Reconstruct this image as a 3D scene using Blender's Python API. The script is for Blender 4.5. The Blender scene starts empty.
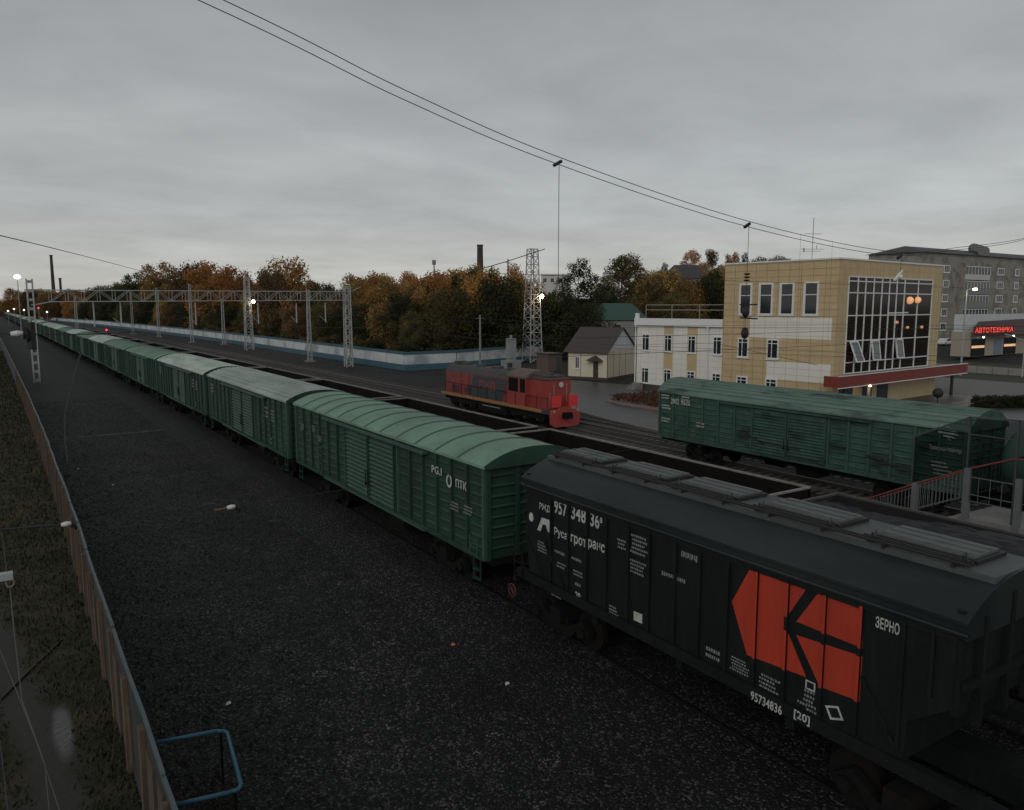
import bpy, math, random
import numpy as np
from mathutils import Vector, Matrix
random.seed(7); rng = np.random.default_rng(11)
R = math.radians
scene = bpy.context.scene
COL = scene.collection

# ------------------------------------------------------------------ camera, sky, light, exposure
H = 8.5
FPX = 770.0
PITCH = 7.2532; YAW = 33.0997
cam_d = bpy.data.cameras.new('camera'); cam = bpy.data.objects.new('camera', cam_d); COL.objects.link(cam)
cam_d.sensor_width = 36; cam_d.lens = FPX / 1024 * 36; cam_d.clip_end = 9000; cam_d.clip_start = 0.1
cam.location = (0, 0, H); cam.rotation_euler = (R(90 - PITCH), 0, R(-YAW))
scene.camera = cam

world = bpy.data.worlds.new('World'); scene.world = world; world.use_nodes = True
nt = world.node_tree; nt.nodes.clear()
def N(t, typ, **kw):
    n = t.nodes.new(typ)
    for k, v in kw.items(): setattr(n, k, v)
    return n
SUN_EL, SUN_AZ = 28, 235       # azimuth clockwise from +Y: behind and left of the camera
wo = N(nt, 'ShaderNodeOutputWorld'); bg = N(nt, 'ShaderNodeBackground'); bg.inputs[1].default_value = 0.1
sky = N(nt, 'ShaderNodeTexSky'); sky.sky_type = 'NISHITA'; sky.sun_disc = False
sky.sun_elevation = R(SUN_EL); sky.sun_rotation = R(SUN_AZ)
tc = N(nt, 'ShaderNodeTexCoord'); sep = N(nt, 'ShaderNodeSeparateXYZ'); nt.links.new(tc.outputs['Generated'], sep.inputs[0])
def math_(t, op, a, b=None, clamp=False):
    n = N(t, 'ShaderNodeMath', operation=op, use_clamp=clamp)
    for i, v in enumerate((a, b)):
        if v is None: continue
        if isinstance(v, (int, float)): n.inputs[i].default_value = v
        else: t.links.new(v, n.inputs[i])
    return n.outputs[0]
zz = math_(nt, 'MAXIMUM', sep.outputs[2], 0.0)
inv = math_(nt, 'DIVIDE', 1.0, math_(nt, 'ADD', zz, 0.10))
vm = N(nt, 'ShaderNodeVectorMath', operation='SCALE'); nt.links.new(tc.outputs['Generated'], vm.inputs[0]); nt.links.new(inv, vm.inputs['Scale'])
mp = N(nt, 'ShaderNodeMapping'); mp.inputs['Rotation'].default_value = (0, 0, R(-38)); mp.inputs['Scale'].default_value = (0.95, 1.1, 0.0)
nt.links.new(vm.outputs[0], mp.inputs[0])
n1 = N(nt, 'ShaderNodeTexNoise'); n1.inputs['Scale'].default_value = 1.5; n1.inputs['Detail'].default_value = 8; n1.inputs['Roughness'].default_value = 0.55
n1.inputs['Distortion'].default_value = 0.3
nt.links.new(mp.outputs[0], n1.inputs[0])
n2 = N(nt, 'ShaderNodeTexNoise'); n2.inputs['Scale'].default_value = 0.35; n2.inputs['Detail'].default_value = 4; nt.links.new(mp.outputs[0], n2.inputs[0])
# cloud deck brightness: lighter low down, darker overhead, modulated by cloud noise
el = N(nt, 'ShaderNodeMapRange'); el.inputs[1].default_value = 0.0; el.inputs[2].default_value = 0.62
el.inputs[3].default_value = 5.0; el.inputs[4].default_value = 2.5; nt.links.new(zz, el.inputs[0])
cl = N(nt, 'ShaderNodeMapRange'); cl.inputs[1].default_value = 0.3; cl.inputs[2].default_value = 0.72
cl.inputs[3].default_value = 0.89; cl.inputs[4].default_value = 1.11; nt.links.new(n1.outputs[0], cl.inputs[0])
cl2 = N(nt, 'ShaderNodeMapRange'); cl2.inputs[1].default_value = 0.3; cl2.inputs[2].default_value = 0.7
cl2.inputs[3].default_value = 0.9; cl2.inputs[4].default_value = 1.1; nt.links.new(n2.outputs[0], cl2.inputs[0])
# sky brightened behind the camera, added to light the facades facing it
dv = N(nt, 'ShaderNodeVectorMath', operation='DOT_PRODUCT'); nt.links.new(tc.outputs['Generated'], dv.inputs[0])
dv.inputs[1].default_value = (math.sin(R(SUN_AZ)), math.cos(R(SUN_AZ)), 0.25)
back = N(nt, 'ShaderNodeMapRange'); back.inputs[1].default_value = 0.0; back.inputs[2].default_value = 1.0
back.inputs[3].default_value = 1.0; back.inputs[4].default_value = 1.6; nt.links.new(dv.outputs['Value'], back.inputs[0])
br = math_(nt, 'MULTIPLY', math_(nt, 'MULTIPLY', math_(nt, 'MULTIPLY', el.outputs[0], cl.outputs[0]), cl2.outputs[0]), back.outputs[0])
# hue shift: warmer at the horizon
hue = N(nt, 'ShaderNodeMix', data_type='RGBA'); hf = N(nt, 'ShaderNodeMapRange'); hf.inputs[1].default_value = 0.0; hf.inputs[2].default_value = 0.12
nt.links.new(zz, hf.inputs[0]); nt.links.new(hf.outputs[0], hue.inputs[0])
hue.inputs[6].default_value = (1.02, 1.0, 0.95, 1); hue.inputs[7].default_value = (0.975, 1.0, 0.995, 1)
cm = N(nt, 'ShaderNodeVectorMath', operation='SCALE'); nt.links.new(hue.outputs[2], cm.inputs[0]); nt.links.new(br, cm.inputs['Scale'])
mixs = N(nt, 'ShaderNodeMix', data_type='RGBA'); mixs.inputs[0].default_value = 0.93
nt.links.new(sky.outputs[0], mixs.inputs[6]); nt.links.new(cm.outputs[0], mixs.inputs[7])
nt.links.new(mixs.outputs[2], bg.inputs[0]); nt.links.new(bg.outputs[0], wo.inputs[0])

sun_d = bpy.data.lights.new('sun', 'SUN'); sun_d.energy = 0.5; sun_d.angle = R(25); sun_d.color = (1, 0.95, 0.88)
sun = bpy.data.objects.new('sun', sun_d); COL.objects.link(sun)
sd = Vector((math.sin(R(SUN_AZ)) * math.cos(R(SUN_EL)), math.cos(R(SUN_AZ)) * math.cos(R(SUN_EL)), math.sin(R(SUN_EL))))
sun.rotation_euler = sd.to_track_quat('Z', 'Y').to_euler()
vs = scene.view_settings
vs.view_transform = 'Standard'; vs.look = 'None'; vs.gamma = 1; vs.exposure = 0.0; vs.use_curve_mapping = False
scene.cycles.max_bounces = 6

# ------------------------------------------------------------------ helpers
_c, _s = math.cos(R(PITCH)), math.sin(R(PITCH)); _yc, _ys = math.cos(R(YAW)), math.sin(R(YAW))
FW = Vector((_ys * _c, _yc * _c, -_s)); RT = Vector((_yc, -_ys, 0)); UP = RT.cross(FW)
def ray(u, v): return FW + RT * ((u - 512) / FPX) - UP * ((v - 405) / FPX)
def onx(u, v, X):
    d = ray(u, v); k = X / d.x; return (d.y * k, H + d.z * k)
def onz(u, v, z):
    d = ray(u, v); k = (z - H) / d.z; return (d.x * k, d.y * k)
def ony(u, v, Y):
    d = ray(u, v); k = Y / d.y; return (d.x * k, H + d.z * k)
def bend(y):
    t = y - 45.0
    return 0.019 * (math.sqrt(t * t + 625) + t) / 2 - 0.06

class MB:
    def __init__(s): s.v = []; s.f = []; s.m = []
    def add(s, vs, fs, m=0):
        b = len(s.v); s.v += [tuple(p) for p in vs]; s.f += [tuple(i + b for i in f) for f in fs]; s.m += [m] * len(fs); return s
    def box(s, x0, x1, y0, y1, z0, z1, m=0):
        return s.add([(x0,y0,z0),(x1,y0,z0),(x1,y1,z0),(x0,y1,z0),(x0,y0,z1),(x1,y0,z1),(x1,y1,z1),(x0,y1,z1)],
                     [(0,3,2,1),(4,5,6,7),(0,1,5,4),(1,2,6,5),(2,3,7,6),(3,0,4,7)], m)
    def obox(s, o, dx, dy, lx, ly, z0, z1, m=0):     # oriented box: origin o(x,y), unit dirs dx, dy
        c = [(0,0),(lx,0),(lx,ly),(0,ly)]
        P = [(o[0]+dx[0]*a+dy[0]*b, o[1]+dx[1]*a+dy[1]*b) for a, b in c]
        return s.add([(p[0],p[1],z0) for p in P]+[(p[0],p[1],z1) for p in P],
                     [(0,3,2,1),(4,5,6,7),(0,1,5,4),(1,2,6,5),(2,3,7,6),(3,0,4,7)], m)
    def bar(s, p, q, w, h=None, m=0):                # rectangular bar between points
        h = h or w; p = Vector(p); q = Vector(q); d = (q-p)
        if d.length < 1e-6: return s
        d.normalize(); up = Vector((0,0,1)) if abs(d.z) < .95 else Vector((0,1,0))
        a = d.cross(up).normalized()*w/2; b = a.cross(d).normalized()*h/2
        return s.add([p-a-b,p+a-b,p+a+b,p-a+b,q-a-b,q+a-b,q+a+b,q-a+b],
                     [(0,3,2,1),(4,5,6,7),(0,1,5,4),(1,2,6,5),(2,3,7,6),(3,0,4,7)], m)
    def tube(s, p, q, r, r2=None, n=8, m=0):
        r2 = r if r2 is None else r2; p = Vector(p); q = Vector(q); d = (q-p)
        if d.length < 1e-6: return s
        d.normalize(); up = Vector((0,0,1)) if abs(d.z) < .95 else Vector((1,0,0))
        a = d.cross(up).normalized(); b = a.cross(d)
        vs = [p+(a*math.cos(t)+b*math.sin(t))*r for t in [2*math.pi*i/n for i in range(n)]]
        vs += [q+(a*math.cos(t)+b*math.sin(t))*r2 for t in [2*math.pi*i/n for i in range(n)]]
        return s.add(vs, [(i,(i+1)%n,n+(i+1)%n,n+i) for i in range(n)]+[tuple(range(n))[::-1],tuple(range(n,2*n))], m)
    def path(s, pts, r, n=6, m=0):
        for a, b in zip(pts, pts[1:]): s.tube(a, b, r, n=n, m=m)
        return s
    def prism(s, poly, axis, a, b, m=0):             # extrude polygon along axis; poly coords are the other two axes in order
        def P(c, t): return {'x':(t,c[0],c[1]),'y':(c[0],t,c[1]),'z':(c[0],c[1],t)}[axis]
        n = len(poly)
        return s.add([P(c,a) for c in poly]+[P(c,b) for c in poly],
                     [tuple(range(n)), tuple(range(n,2*n))[::-1]]+[(i,n+i,n+(i+1)%n,(i+1)%n) for i in range(n)], m)
    def sphere(s, c, r, n=10, k=6, m=0, sz=1.0):
        vs = [(c[0],c[1],c[2]+r*sz)]
        for j in range(1,k):
            t = math.pi*j/k
            for i in range(n):
                a = 2*math.pi*i/n; vs.append((c[0]+r*math.sin(t)*math.cos(a), c[1]+r*math.sin(t)*math.sin(a), c[2]+r*sz*math.cos(t)))
        vs.append((c[0],c[1],c[2]-r*sz)); fs = [(0,1+i,1+(i+1)%n) for i in range(n)]
        for j in range(k-2):
            for i in range(n): fs.append((1+j*n+i,1+(j+1)*n+i,1+(j+1)*n+(i+1)%n,1+j*n+(i+1)%n))
        L = len(vs)-1; b = 1+(k-2)*n; fs += [(L,b+(i+1)%n,b+i) for i in range(n)]
        return s.add(vs, fs, m)
    def merge(s, vs, fs, m=0): return s.add(vs, fs, m)
    def build(s, name, mats, parent=None, loc=None, smooth=False, label=None, cat=None, group=None, kind=None, bevel=0, fix=True):
        me = bpy.data.meshes.new(name); me.from_pydata(s.v, [], s.f)
        if not isinstance(mats, (list, tuple)): mats = [mats]
        for m_ in mats: me.materials.append(m_)
        me.polygons.foreach_set('material_index', s.m)
        if smooth: me.polygons.foreach_set('use_smooth', [True]*len(s.f))
        if fix:
            import bmesh
            bm = bmesh.new(); bm.from_mesh(me); bmesh.ops.recalc_face_normals(bm, faces=bm.faces); bm.to_mesh(me); bm.free()
        me.update()
        o = bpy.data.objects.new(name, me); COL.objects.link(o)
        if loc is not None: o.location = loc
        if parent is not None: o.parent = parent
        if bevel:
            b = o.modifiers.new('bevel', 'BEVEL'); b.width = bevel; b.segments = 2; b.limit_method = 'ANGLE'
        tag(o, label, cat, group, kind); return o
def tag(o, label=None, cat=None, group=None, kind=None):
    if label: o['label'] = label
    if cat: o['category'] = cat
    if group: o['group'] = group
    if kind: o['kind'] = kind
    return o
def empty(name, loc, label, cat, group=None, rz=0):
    o = bpy.data.objects.new(name, None); COL.objects.link(o); o.location = loc; o.rotation_euler = (0,0,rz)
    o.empty_display_size = .3
    return tag(o, label, cat, group)
def copy_tree(o, parent=None):
    c = o.copy(); COL.objects.link(c)
    if parent is not None: c.parent = parent
    for ch in list(o.children): copy_tree(ch, c)
    return c
def inst(root, loc, rz, label, group=None):
    c = copy_tree(root); c.location = loc; c.rotation_euler = (0,0,rz); c['label'] = label
    if group: c['group'] = group
    return c

# ------------------------------------------------------------------ materials
MC = {}
def mat(name, col, rough=0.6, metal=0.0, var=0.25, scale=3.0, col2=None, c2amt=0.5, c2scale=2.0, bump=0.0, bscale=20.0, stretch=(1,1,1), randhue=0.0, spec=0.5, streak=0.0, streakcol=(.03,.02,.014), tone=0.0):
    if name in MC: return MC[name]
    m = bpy.data.materials.new(name); m.use_nodes = True; t = m.node_tree; b = t.nodes['Principled BSDF']
    b.inputs['Roughness'].default_value = rough; b.inputs['Metallic'].default_value = metal
    b.inputs['Specular IOR Level'].default_value = spec
    tc = N(t,'ShaderNodeTexCoord'); mp = N(t,'ShaderNodeMapping'); mp.inputs['Scale'].default_value = stretch
    oi = N(t,'ShaderNodeObjectInfo')
    off = N(t,'ShaderNodeVectorMath',operation='ADD'); t.links.new(tc.outputs['Object'], off.inputs[0])
    sc_ = N(t,'ShaderNodeMath',operation='MULTIPLY'); t.links.new(oi.outputs['Random'], sc_.inputs[0]); sc_.inputs[1].default_value = 37.0
    t.links.new(sc_.outputs[0], off.inputs[1]); t.links.new(off.outputs[0], mp.inputs[0])
    ns = N(t,'ShaderNodeTexNoise'); ns.inputs['Scale'].default_value = scale; ns.inputs['Detail'].default_value = 6; ns.inputs['Roughness'].default_value = .65
    t.links.new(mp.outputs[0], ns.inputs[0])
    mr = N(t,'ShaderNodeMapRange'); mr.inputs[1].default_value=.25; mr.inputs[2].default_value=.75; mr.inputs[3].default_value=1-var; mr.inputs[4].default_value=1+var
    t.links.new(ns.outputs[0], mr.inputs[0])
    base = N(t,'ShaderNodeMix',data_type='RGBA'); base.inputs[6].default_value=(*col,1); base.inputs[7].default_value=(*(col2 or col),1)
    if col2:
        n2 = N(t,'ShaderNodeTexNoise'); n2.inputs['Scale'].default_value=c2scale; n2.inputs['Detail'].default_value=5; t.links.new(mp.outputs[0], n2.inputs[0])
        r2 = N(t,'ShaderNodeMapRange'); r2.inputs[1].default_value=.62-c2amt*.3; r2.inputs[2].default_value=.72-c2amt*.2; t.links.new(n2.outputs[0], r2.inputs[0])
        t.links.new(r2.outputs[0], base.inputs[0])
    else: base.inputs[0].default_value = 0
    out = base.outputs[2]
    if randhue:
        hs = N(t,'ShaderNodeHueSaturation'); t.links.new(out, hs.inputs['Color'])
        a = math_(t,'ADD', math_(t,'MULTIPLY', oi.outputs['Random'], randhue), .5-randhue/2); t.links.new(a, hs.inputs['Hue'])
        vv = math_(t,'ADD', math_(t,'MULTIPLY', math_(t,'FRACT', math_(t,'MULTIPLY', oi.outputs['Random'], 7.3)), .6), .7); t.links.new(vv, hs.inputs['Value'])
        out = hs.outputs[0]
    if streak:
        m3 = N(t,'ShaderNodeMapping'); m3.inputs['Scale'].default_value=(2.2,2.2,.28); t.links.new(off.outputs[0], m3.inputs[0])
        n3 = N(t,'ShaderNodeTexNoise'); n3.inputs['Scale'].default_value=2.6; n3.inputs['Detail'].default_value=7; n3.inputs['Roughness'].default_value=.7; t.links.new(m3.outputs[0], n3.inputs[0])
        r3 = N(t,'ShaderNodeMapRange'); r3.inputs[1].default_value=.5; r3.inputs[2].default_value=.72; r3.inputs[4].default_value=streak; t.links.new(n3.outputs[0], r3.inputs[0])
        x3 = N(t,'ShaderNodeMix',data_type='RGBA'); t.links.new(r3.outputs[0], x3.inputs[0]); t.links.new(out, x3.inputs[6]); x3.inputs[7].default_value=(*streakcol,1); out = x3.outputs[2]
    sc2 = mr.outputs[0]
    if tone: sc2 = math_(t,'MULTIPLY', sc2, math_(t,'ADD', 1-tone, math_(t,'MULTIPLY', oi.outputs['Random'], 2*tone)))
    sm = N(t,'ShaderNodeVectorMath',operation='SCALE'); t.links.new(out, sm.inputs[0]); t.links.new(sc2, sm.inputs['Scale'])
    t.links.new(sm.outputs[0], b.inputs['Base Color'])
    if bump:
        nb = N(t,'ShaderNodeTexNoise'); nb.inputs['Scale'].default_value=bscale; nb.inputs['Detail'].default_value=4; t.links.new(mp.outputs[0], nb.inputs[0])
        bp = N(t,'ShaderNodeBump'); bp.inputs['Strength'].default_value=bump; bp.inputs['Distance'].default_value=.02; t.links.new(nb.outputs[0], bp.inputs['Height'])
        t.links.new(bp.outputs[0], b.inputs['Normal'])
    MC[name] = m; return m
def emit(name, col, st):
    if name in MC: return MC[name]
    m = bpy.data.materials.new(name); m.use_nodes = True; b = m.node_tree.nodes['Principled BSDF']
    b.inputs['Base Color'].default_value = (*col,1); b.inputs['Emission Color'].default_value=(*col,1); b.inputs['Emission Strength'].default_value=st
    MC[name] = m; return m
def glassm(name, col, rough=.08, alpha=1.0):
    if name in MC: return MC[name]
    m = mat(name, col, rough=rough, var=.1, scale=.4)
    b = m.node_tree.nodes['Principled BSDF']; b.inputs['Alpha'].default_value = alpha; b.inputs['Specular IOR Level'].default_value = .6
    return m

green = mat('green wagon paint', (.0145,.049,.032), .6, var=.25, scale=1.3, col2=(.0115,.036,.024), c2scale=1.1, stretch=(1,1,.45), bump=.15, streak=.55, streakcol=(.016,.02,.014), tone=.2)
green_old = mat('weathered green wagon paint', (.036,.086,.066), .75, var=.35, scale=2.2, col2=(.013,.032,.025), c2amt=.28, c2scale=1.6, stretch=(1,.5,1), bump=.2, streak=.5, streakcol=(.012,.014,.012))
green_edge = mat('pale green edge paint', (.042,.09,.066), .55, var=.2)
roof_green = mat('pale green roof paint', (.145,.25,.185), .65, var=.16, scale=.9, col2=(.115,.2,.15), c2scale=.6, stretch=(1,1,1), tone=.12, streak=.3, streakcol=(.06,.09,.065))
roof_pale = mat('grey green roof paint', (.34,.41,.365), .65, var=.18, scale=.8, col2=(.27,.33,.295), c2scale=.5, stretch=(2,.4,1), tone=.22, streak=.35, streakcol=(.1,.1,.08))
roof_old = mat('patchy weathered roof paint', (.115,.185,.155), .75, var=.25, scale=1.4, col2=(.045,.068,.06), c2amt=.28, c2scale=.8, stretch=(1.6,.5,1))
roof_seam = mat('dark green roof seam', (.05,.1,.075), .6)
hop = mat('black hopper paint', (.0068,.0088,.0095), .55, var=.3, scale=1.2, stretch=(1,1,.5), bump=.2, spec=.3, streak=.5, streakcol=(.019,.019,.017))
hop_roof = mat('hopper roof paint', (.0135,.0185,.019), .5, var=.3, scale=.9, stretch=(2,.4,1), spec=.35, col2=(.02,.025,.025), c2scale=.7)
hop_hatch = mat('hatch grey', (.09,.102,.1), .6, var=.3, scale=2)
under = mat('dark underframe steel', (.0075,.0072,.007), .85, var=.4, scale=5, col2=(.012,.0095,.008), c2amt=.3, spec=.2)
wheelm = mat('worn wheel steel', (.0075,.007,.0068), .7, metal=.1, var=.3, col2=(.011,.008,.007), spec=.25)
redpaint = mat('red signal paint', (.5,.03,.02), .5, var=.12)
orange = mat('orange red emblem paint', (.42,.036,.014), .65, var=.16, scale=1.2, stretch=(1,1,.4), streak=.45, streakcol=(.2,.02,.01))
white = mat('white lettering paint', (.42,.43,.41), .6, var=.45, scale=9)
captionw = mat('faded caption paint', (.2,.21,.2), .6, var=.5, scale=30)
rust = mat('rusty inner steel', (.012,.0085,.0068), .95, var=.5, scale=2, col2=(.008,.0075,.007), c2amt=.6, spec=.15)
gond = mat('black gondola paint', (.009,.009,.0095), .8, var=.4, scale=1.5)
rim = mat('worn gondola rim', (.24,.23,.215), .6, var=.35, scale=2, col2=(.15,.13,.11))
coal = mat('coal heap', (.016,.018,.02), .9, var=.5, scale=6, bump=.8, bscale=14)
steel = mat('galvanised steel', (.3,.33,.35), .5, var=.2, scale=2)
steel_d = mat('grey tower steel', (.24,.25,.25), .6, var=.2)
concrete = mat('grey concrete', (.19,.185,.175), .85, var=.25, scale=1.5, bump=.2)
wood = mat('weathered fence timber', (.082,.06,.043), .85, var=.35, scale=5, stretch=(3,3,.4), col2=(.065,.055,.045), bump=.3)
bluefence = mat('weathered board sheet', (.03,.038,.04), .8, var=.4, scale=2, stretch=(3,3,.5), col2=(.045,.036,.028), c2amt=.4)
bluetube = mat('blue tube paint', (.035,.13,.2), .45, var=.2)
black = mat('black rubber', (.012,.012,.013), .6)
insul = mat('white porcelain', (.6,.6,.57), .25, var=.08)
wirem = mat('wire', (.025,.025,.027), .6, var=.1)

# gravel: voronoi pebbles with tone variation
def gravel(name, lo, hi, sc, bumpd):
    m = bpy.data.materials.new(name); m.use_nodes = True; t = m.node_tree; b = t.nodes['Principled BSDF']; b.inputs['Roughness'].default_value=.75
    b.inputs['Specular IOR Level'].default_value = .3
    tc = N(t,'ShaderNodeTexCoord')
    v = N(t,'ShaderNodeTexVoronoi'); v.inputs['Scale'].default_value=sc; t.links.new(tc.outputs['Object'], v.inputs['Vector'])
    sp = N(t,'ShaderNodeSeparateColor'); t.links.new(v.outputs['Color'], sp.inputs[0])
    pw = math_(t,'POWER', sp.outputs[0], 7.0)
    mx = N(t,'ShaderNodeMix',data_type='RGBA'); t.links.new(pw, mx.inputs[0]); mx.inputs[6].default_value=(*lo,1); mx.inputs[7].default_value=(*hi,1)
    n = N(t,'ShaderNodeTexNoise'); n.inputs['Scale'].default_value=.25; n.inputs['Detail'].default_value=6; t.links.new(tc.outputs['Object'], n.inputs['Vector'])
    mr = N(t,'ShaderNodeMapRange'); mr.inputs[1].default_value=.3; mr.inputs[2].default_value=.7; mr.inputs[3].default_value=.58; mr.inputs[4].default_value=1.38; t.links.new(n.outputs[0], mr.inputs[0])
    n5 = N(t,'ShaderNodeTexNoise'); n5.inputs['Scale'].default_value=.12; n5.inputs['Detail'].default_value=8; n5.inputs['Roughness'].default_value=.7; t.links.new(tc.outputs['Object'], n5.inputs['Vector'])
    r5 = N(t,'ShaderNodeMapRange'); r5.inputs[1].default_value=.5; r5.inputs[2].default_value=.72; r5.inputs[4].default_value=.5; t.links.new(n5.outputs[0], r5.inputs[0])
    x5 = N(t,'ShaderNodeMix',data_type='RGBA',blend_type='MULTIPLY'); t.links.new(r5.outputs[0], x5.inputs[0]); t.links.new(mx.outputs[2], x5.inputs[6]); x5.inputs[7].default_value=(.85,.62,.45,1)
    s = N(t,'ShaderNodeVectorMath',operation='SCALE'); t.links.new(x5.outputs[2], s.inputs[0]); t.links.new(mr.outputs[0], s.inputs['Scale'])
    t.links.new(s.outputs[0], b.inputs['Base Color'])
    bp = N(t,'ShaderNodeBump'); bp.invert=True; bp.inputs['Distance'].default_value=bumpd; bp.inputs['Strength'].default_value=1; t.links.new(v.outputs['Distance'], bp.inputs['Height'])
    t.links.new(bp.outputs[0], b.inputs['Normal']); return m
grav = gravel('dark crushed stone', (.0058,.0063,.007), (.098,.098,.096), 22, .035)
ballast = gravel('track ballast', (.013,.0125,.012), (.05,.046,.042), 9, .05)

# ------------------------------------------------------------------ terrain
def sm(a, b, x):
    t = max(0, min(1, (x-a)/(b-a))); return t*t*(3-2*t)
def gz(x, y):
    xb = x + bend(y)
    z = -0.8 * sm(19.5, 27, xb)
    z += 1.3 * sm(105, 150, x) * (1 - sm(95, 140, y))
    z += 12.5 * sm(85, 190, x) * sm(118, 200, y) * (1 - sm(420, 900, y)*.6)
    return z
ax = np.sort(np.unique(np.concatenate([np.sinh(np.linspace(-6.2,6.2,120))*9+12, np.arange(-8,130,2.2)])))
ay = np.sort(np.unique(np.concatenate([np.sinh(np.linspace(-4.5,6.6,110))*7+20, np.arange(-20,220,6)])))
g = MB(); g.v = [(x,y,gz(x,y)) for y in ay for x in ax]; nx = len(ax)
g.f = [(j*nx+i, j*nx+i+1, (j+1)*nx+i+1, (j+1)*nx+i) for j in range(len(ay)-1) for i in range(nx-1)]; g.m = [0]*len(g.f)
g.build('ground', grav, kind='structure', fix=False, smooth=True)

def strip(name, poly_fn, m, dz, ys, kind='structure', label=None):
    s = MB(); n = len(ys); vs=[]; k=None
    for y in ys:
        xs = poly_fn(y); k = len(xs)
        for x in xs: vs.append((x, y, gz(x,y)+dz))
    fs = [(j*k+i, j*k+i+1, (j+1)*k+i+1, (j+1)*k+i) for j in range(n-1) for i in range(k-1)]
    s.add(vs, fs); return s.build(name, m, kind=kind, fix=False, smooth=True)
grassm = mat('dark autumn verge grass', (.02,.022,.009), .95, var=.5, scale=1.7, col2=(.046,.038,.018), c2amt=.5, c2scale=.7, bump=1, bscale=9)
dirtm = mat('packed dirt', (.062,.058,.052), .9, var=.25, scale=1.1, col2=(.04,.038,.033), bump=.3, bscale=12)
ysl = [-15,-5]+[i*2 for i in range(0,60)]+list(range(120,900,20))
t = grassm.node_tree; b_ = t.nodes['Principled BSDF']; gsrc = b_.inputs['Base Color'].links[0].from_socket
dn = dirtm.node_tree
tcg = N(t,'ShaderNodeTexCoord'); sx_ = N(t,'ShaderNodeSeparateXYZ'); t.links.new(tcg.outputs['Object'], sx_.inputs[0])
cc = math_(t,'SUBTRACT', .17, math_(t,'MULTIPLY', math_(t,'MAXIMUM', math_(t,'SUBTRACT', sx_.outputs[1], 15.5), 0.0), .13))
ds = math_(t,'ABSOLUTE', math_(t,'SUBTRACT', sx_.outputs[0], cc))
nn_ = N(t,'ShaderNodeTexNoise'); nn_.inputs['Scale'].default_value=1.3; nn_.inputs['Detail'].default_value=7; t.links.new(tcg.outputs['Object'], nn_.inputs['Vector'])
ds2 = math_(t,'ADD', ds, math_(t,'MULTIPLY', math_(t,'SUBTRACT', nn_.outputs[0], .5), 1.3))
mk = N(t,'ShaderNodeMapRange'); mk.inputs[1].default_value=.22; mk.inputs[2].default_value=.6; mk.inputs[3].default_value=1; mk.inputs[4].default_value=0; t.links.new(ds2, mk.inputs[0])
gm_ = N(t,'ShaderNodeMix',data_type='RGBA'); t.links.new(mk.outputs[0], gm_.inputs[0]); t.links.new(gsrc, gm_.inputs[6]); gm_.inputs[7].default_value=(.036,.034,.031,1)
pcx, pcy = onz(63,731,0)
e1 = math_(t,'DIVIDE', math_(t,'SUBTRACT', sx_.outputs[0], pcx), .2); e2_ = math_(t,'DIVIDE', math_(t,'SUBTRACT', sx_.outputs[1], pcy), 1.25)
ee = math_(t,'ADD', math_(t,'ADD', math_(t,'MULTIPLY', e1, e1), math_(t,'MULTIPLY', e2_, e2_)), math_(t,'MULTIPLY', nn_.outputs[0], .7))
pk = N(t,'ShaderNodeMapRange'); pk.inputs[1].default_value=.75; pk.inputs[2].default_value=1.65; pk.inputs[3].default_value=1; pk.inputs[4].default_value=0; t.links.new(ee, pk.inputs[0])
gp2 = N(t,'ShaderNodeMix',data_type='RGBA'); t.links.new(pk.outputs[0], gp2.inputs[0]); t.links.new(gm_.outputs[2], gp2.inputs[6]); gp2.inputs[7].default_value=(.05,.053,.054,1)
t.links.new(gp2.outputs[2], b_.inputs['Base Color'])
rr_ = N(t,'ShaderNodeMapRange'); rr_.inputs[3].default_value=.95; rr_.inputs[4].default_value=.3; t.links.new(pk.outputs[0], rr_.inputs[0]); t.links.new(rr_.outputs[0], b_.inputs['Roughness'])
strip('grass_verge', lambda y: [-60-bend(y),-20-bend(y),-6-bend(y),-3-bend(y),-1.2-bend(y),0.2-bend(y),1.36-bend(y)], grassm, .004, ysl)
asph = mat('wet asphalt', (.04,.042,.045), .42, var=.2, scale=.6, col2=(.05,.052,.055), c2scale=.2, bump=.15, bscale=60)
pave = mat('paving', (.12,.12,.118), .7, var=.15, scale=1, bump=.1)
def flat(name, pts, m, dz, sub=6):
    s = MB(); n = len(pts); s.add([(x,y,gz(x,y)+dz) for x,y in pts], [tuple(range(n))]); return s.build(name, m, kind='structure', fix=False)
flat('road', [(40.7,22),(95,22),(95,66),(62,70),(60,79),(50,78),(46,68),(43.2,58),(41.6,50),(40.8,42)], asph, .01)
flat('forecourt_paving', [(83.5,24),(104,24),(104,66),(86,66)], pave, .02)
k_ = MB()
kerbpts = [(40.5,22),(40.6,42),(41.4,50),(43,58),(45.8,68),(49.5,78.5)]
for a,b in zip(kerbpts,kerbpts[1:]): k_.bar((a[0],a[1],-.76),(b[0],b[1],-.76),.18,.16)
k_.build('kerb', concrete, kind='structure')
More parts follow.
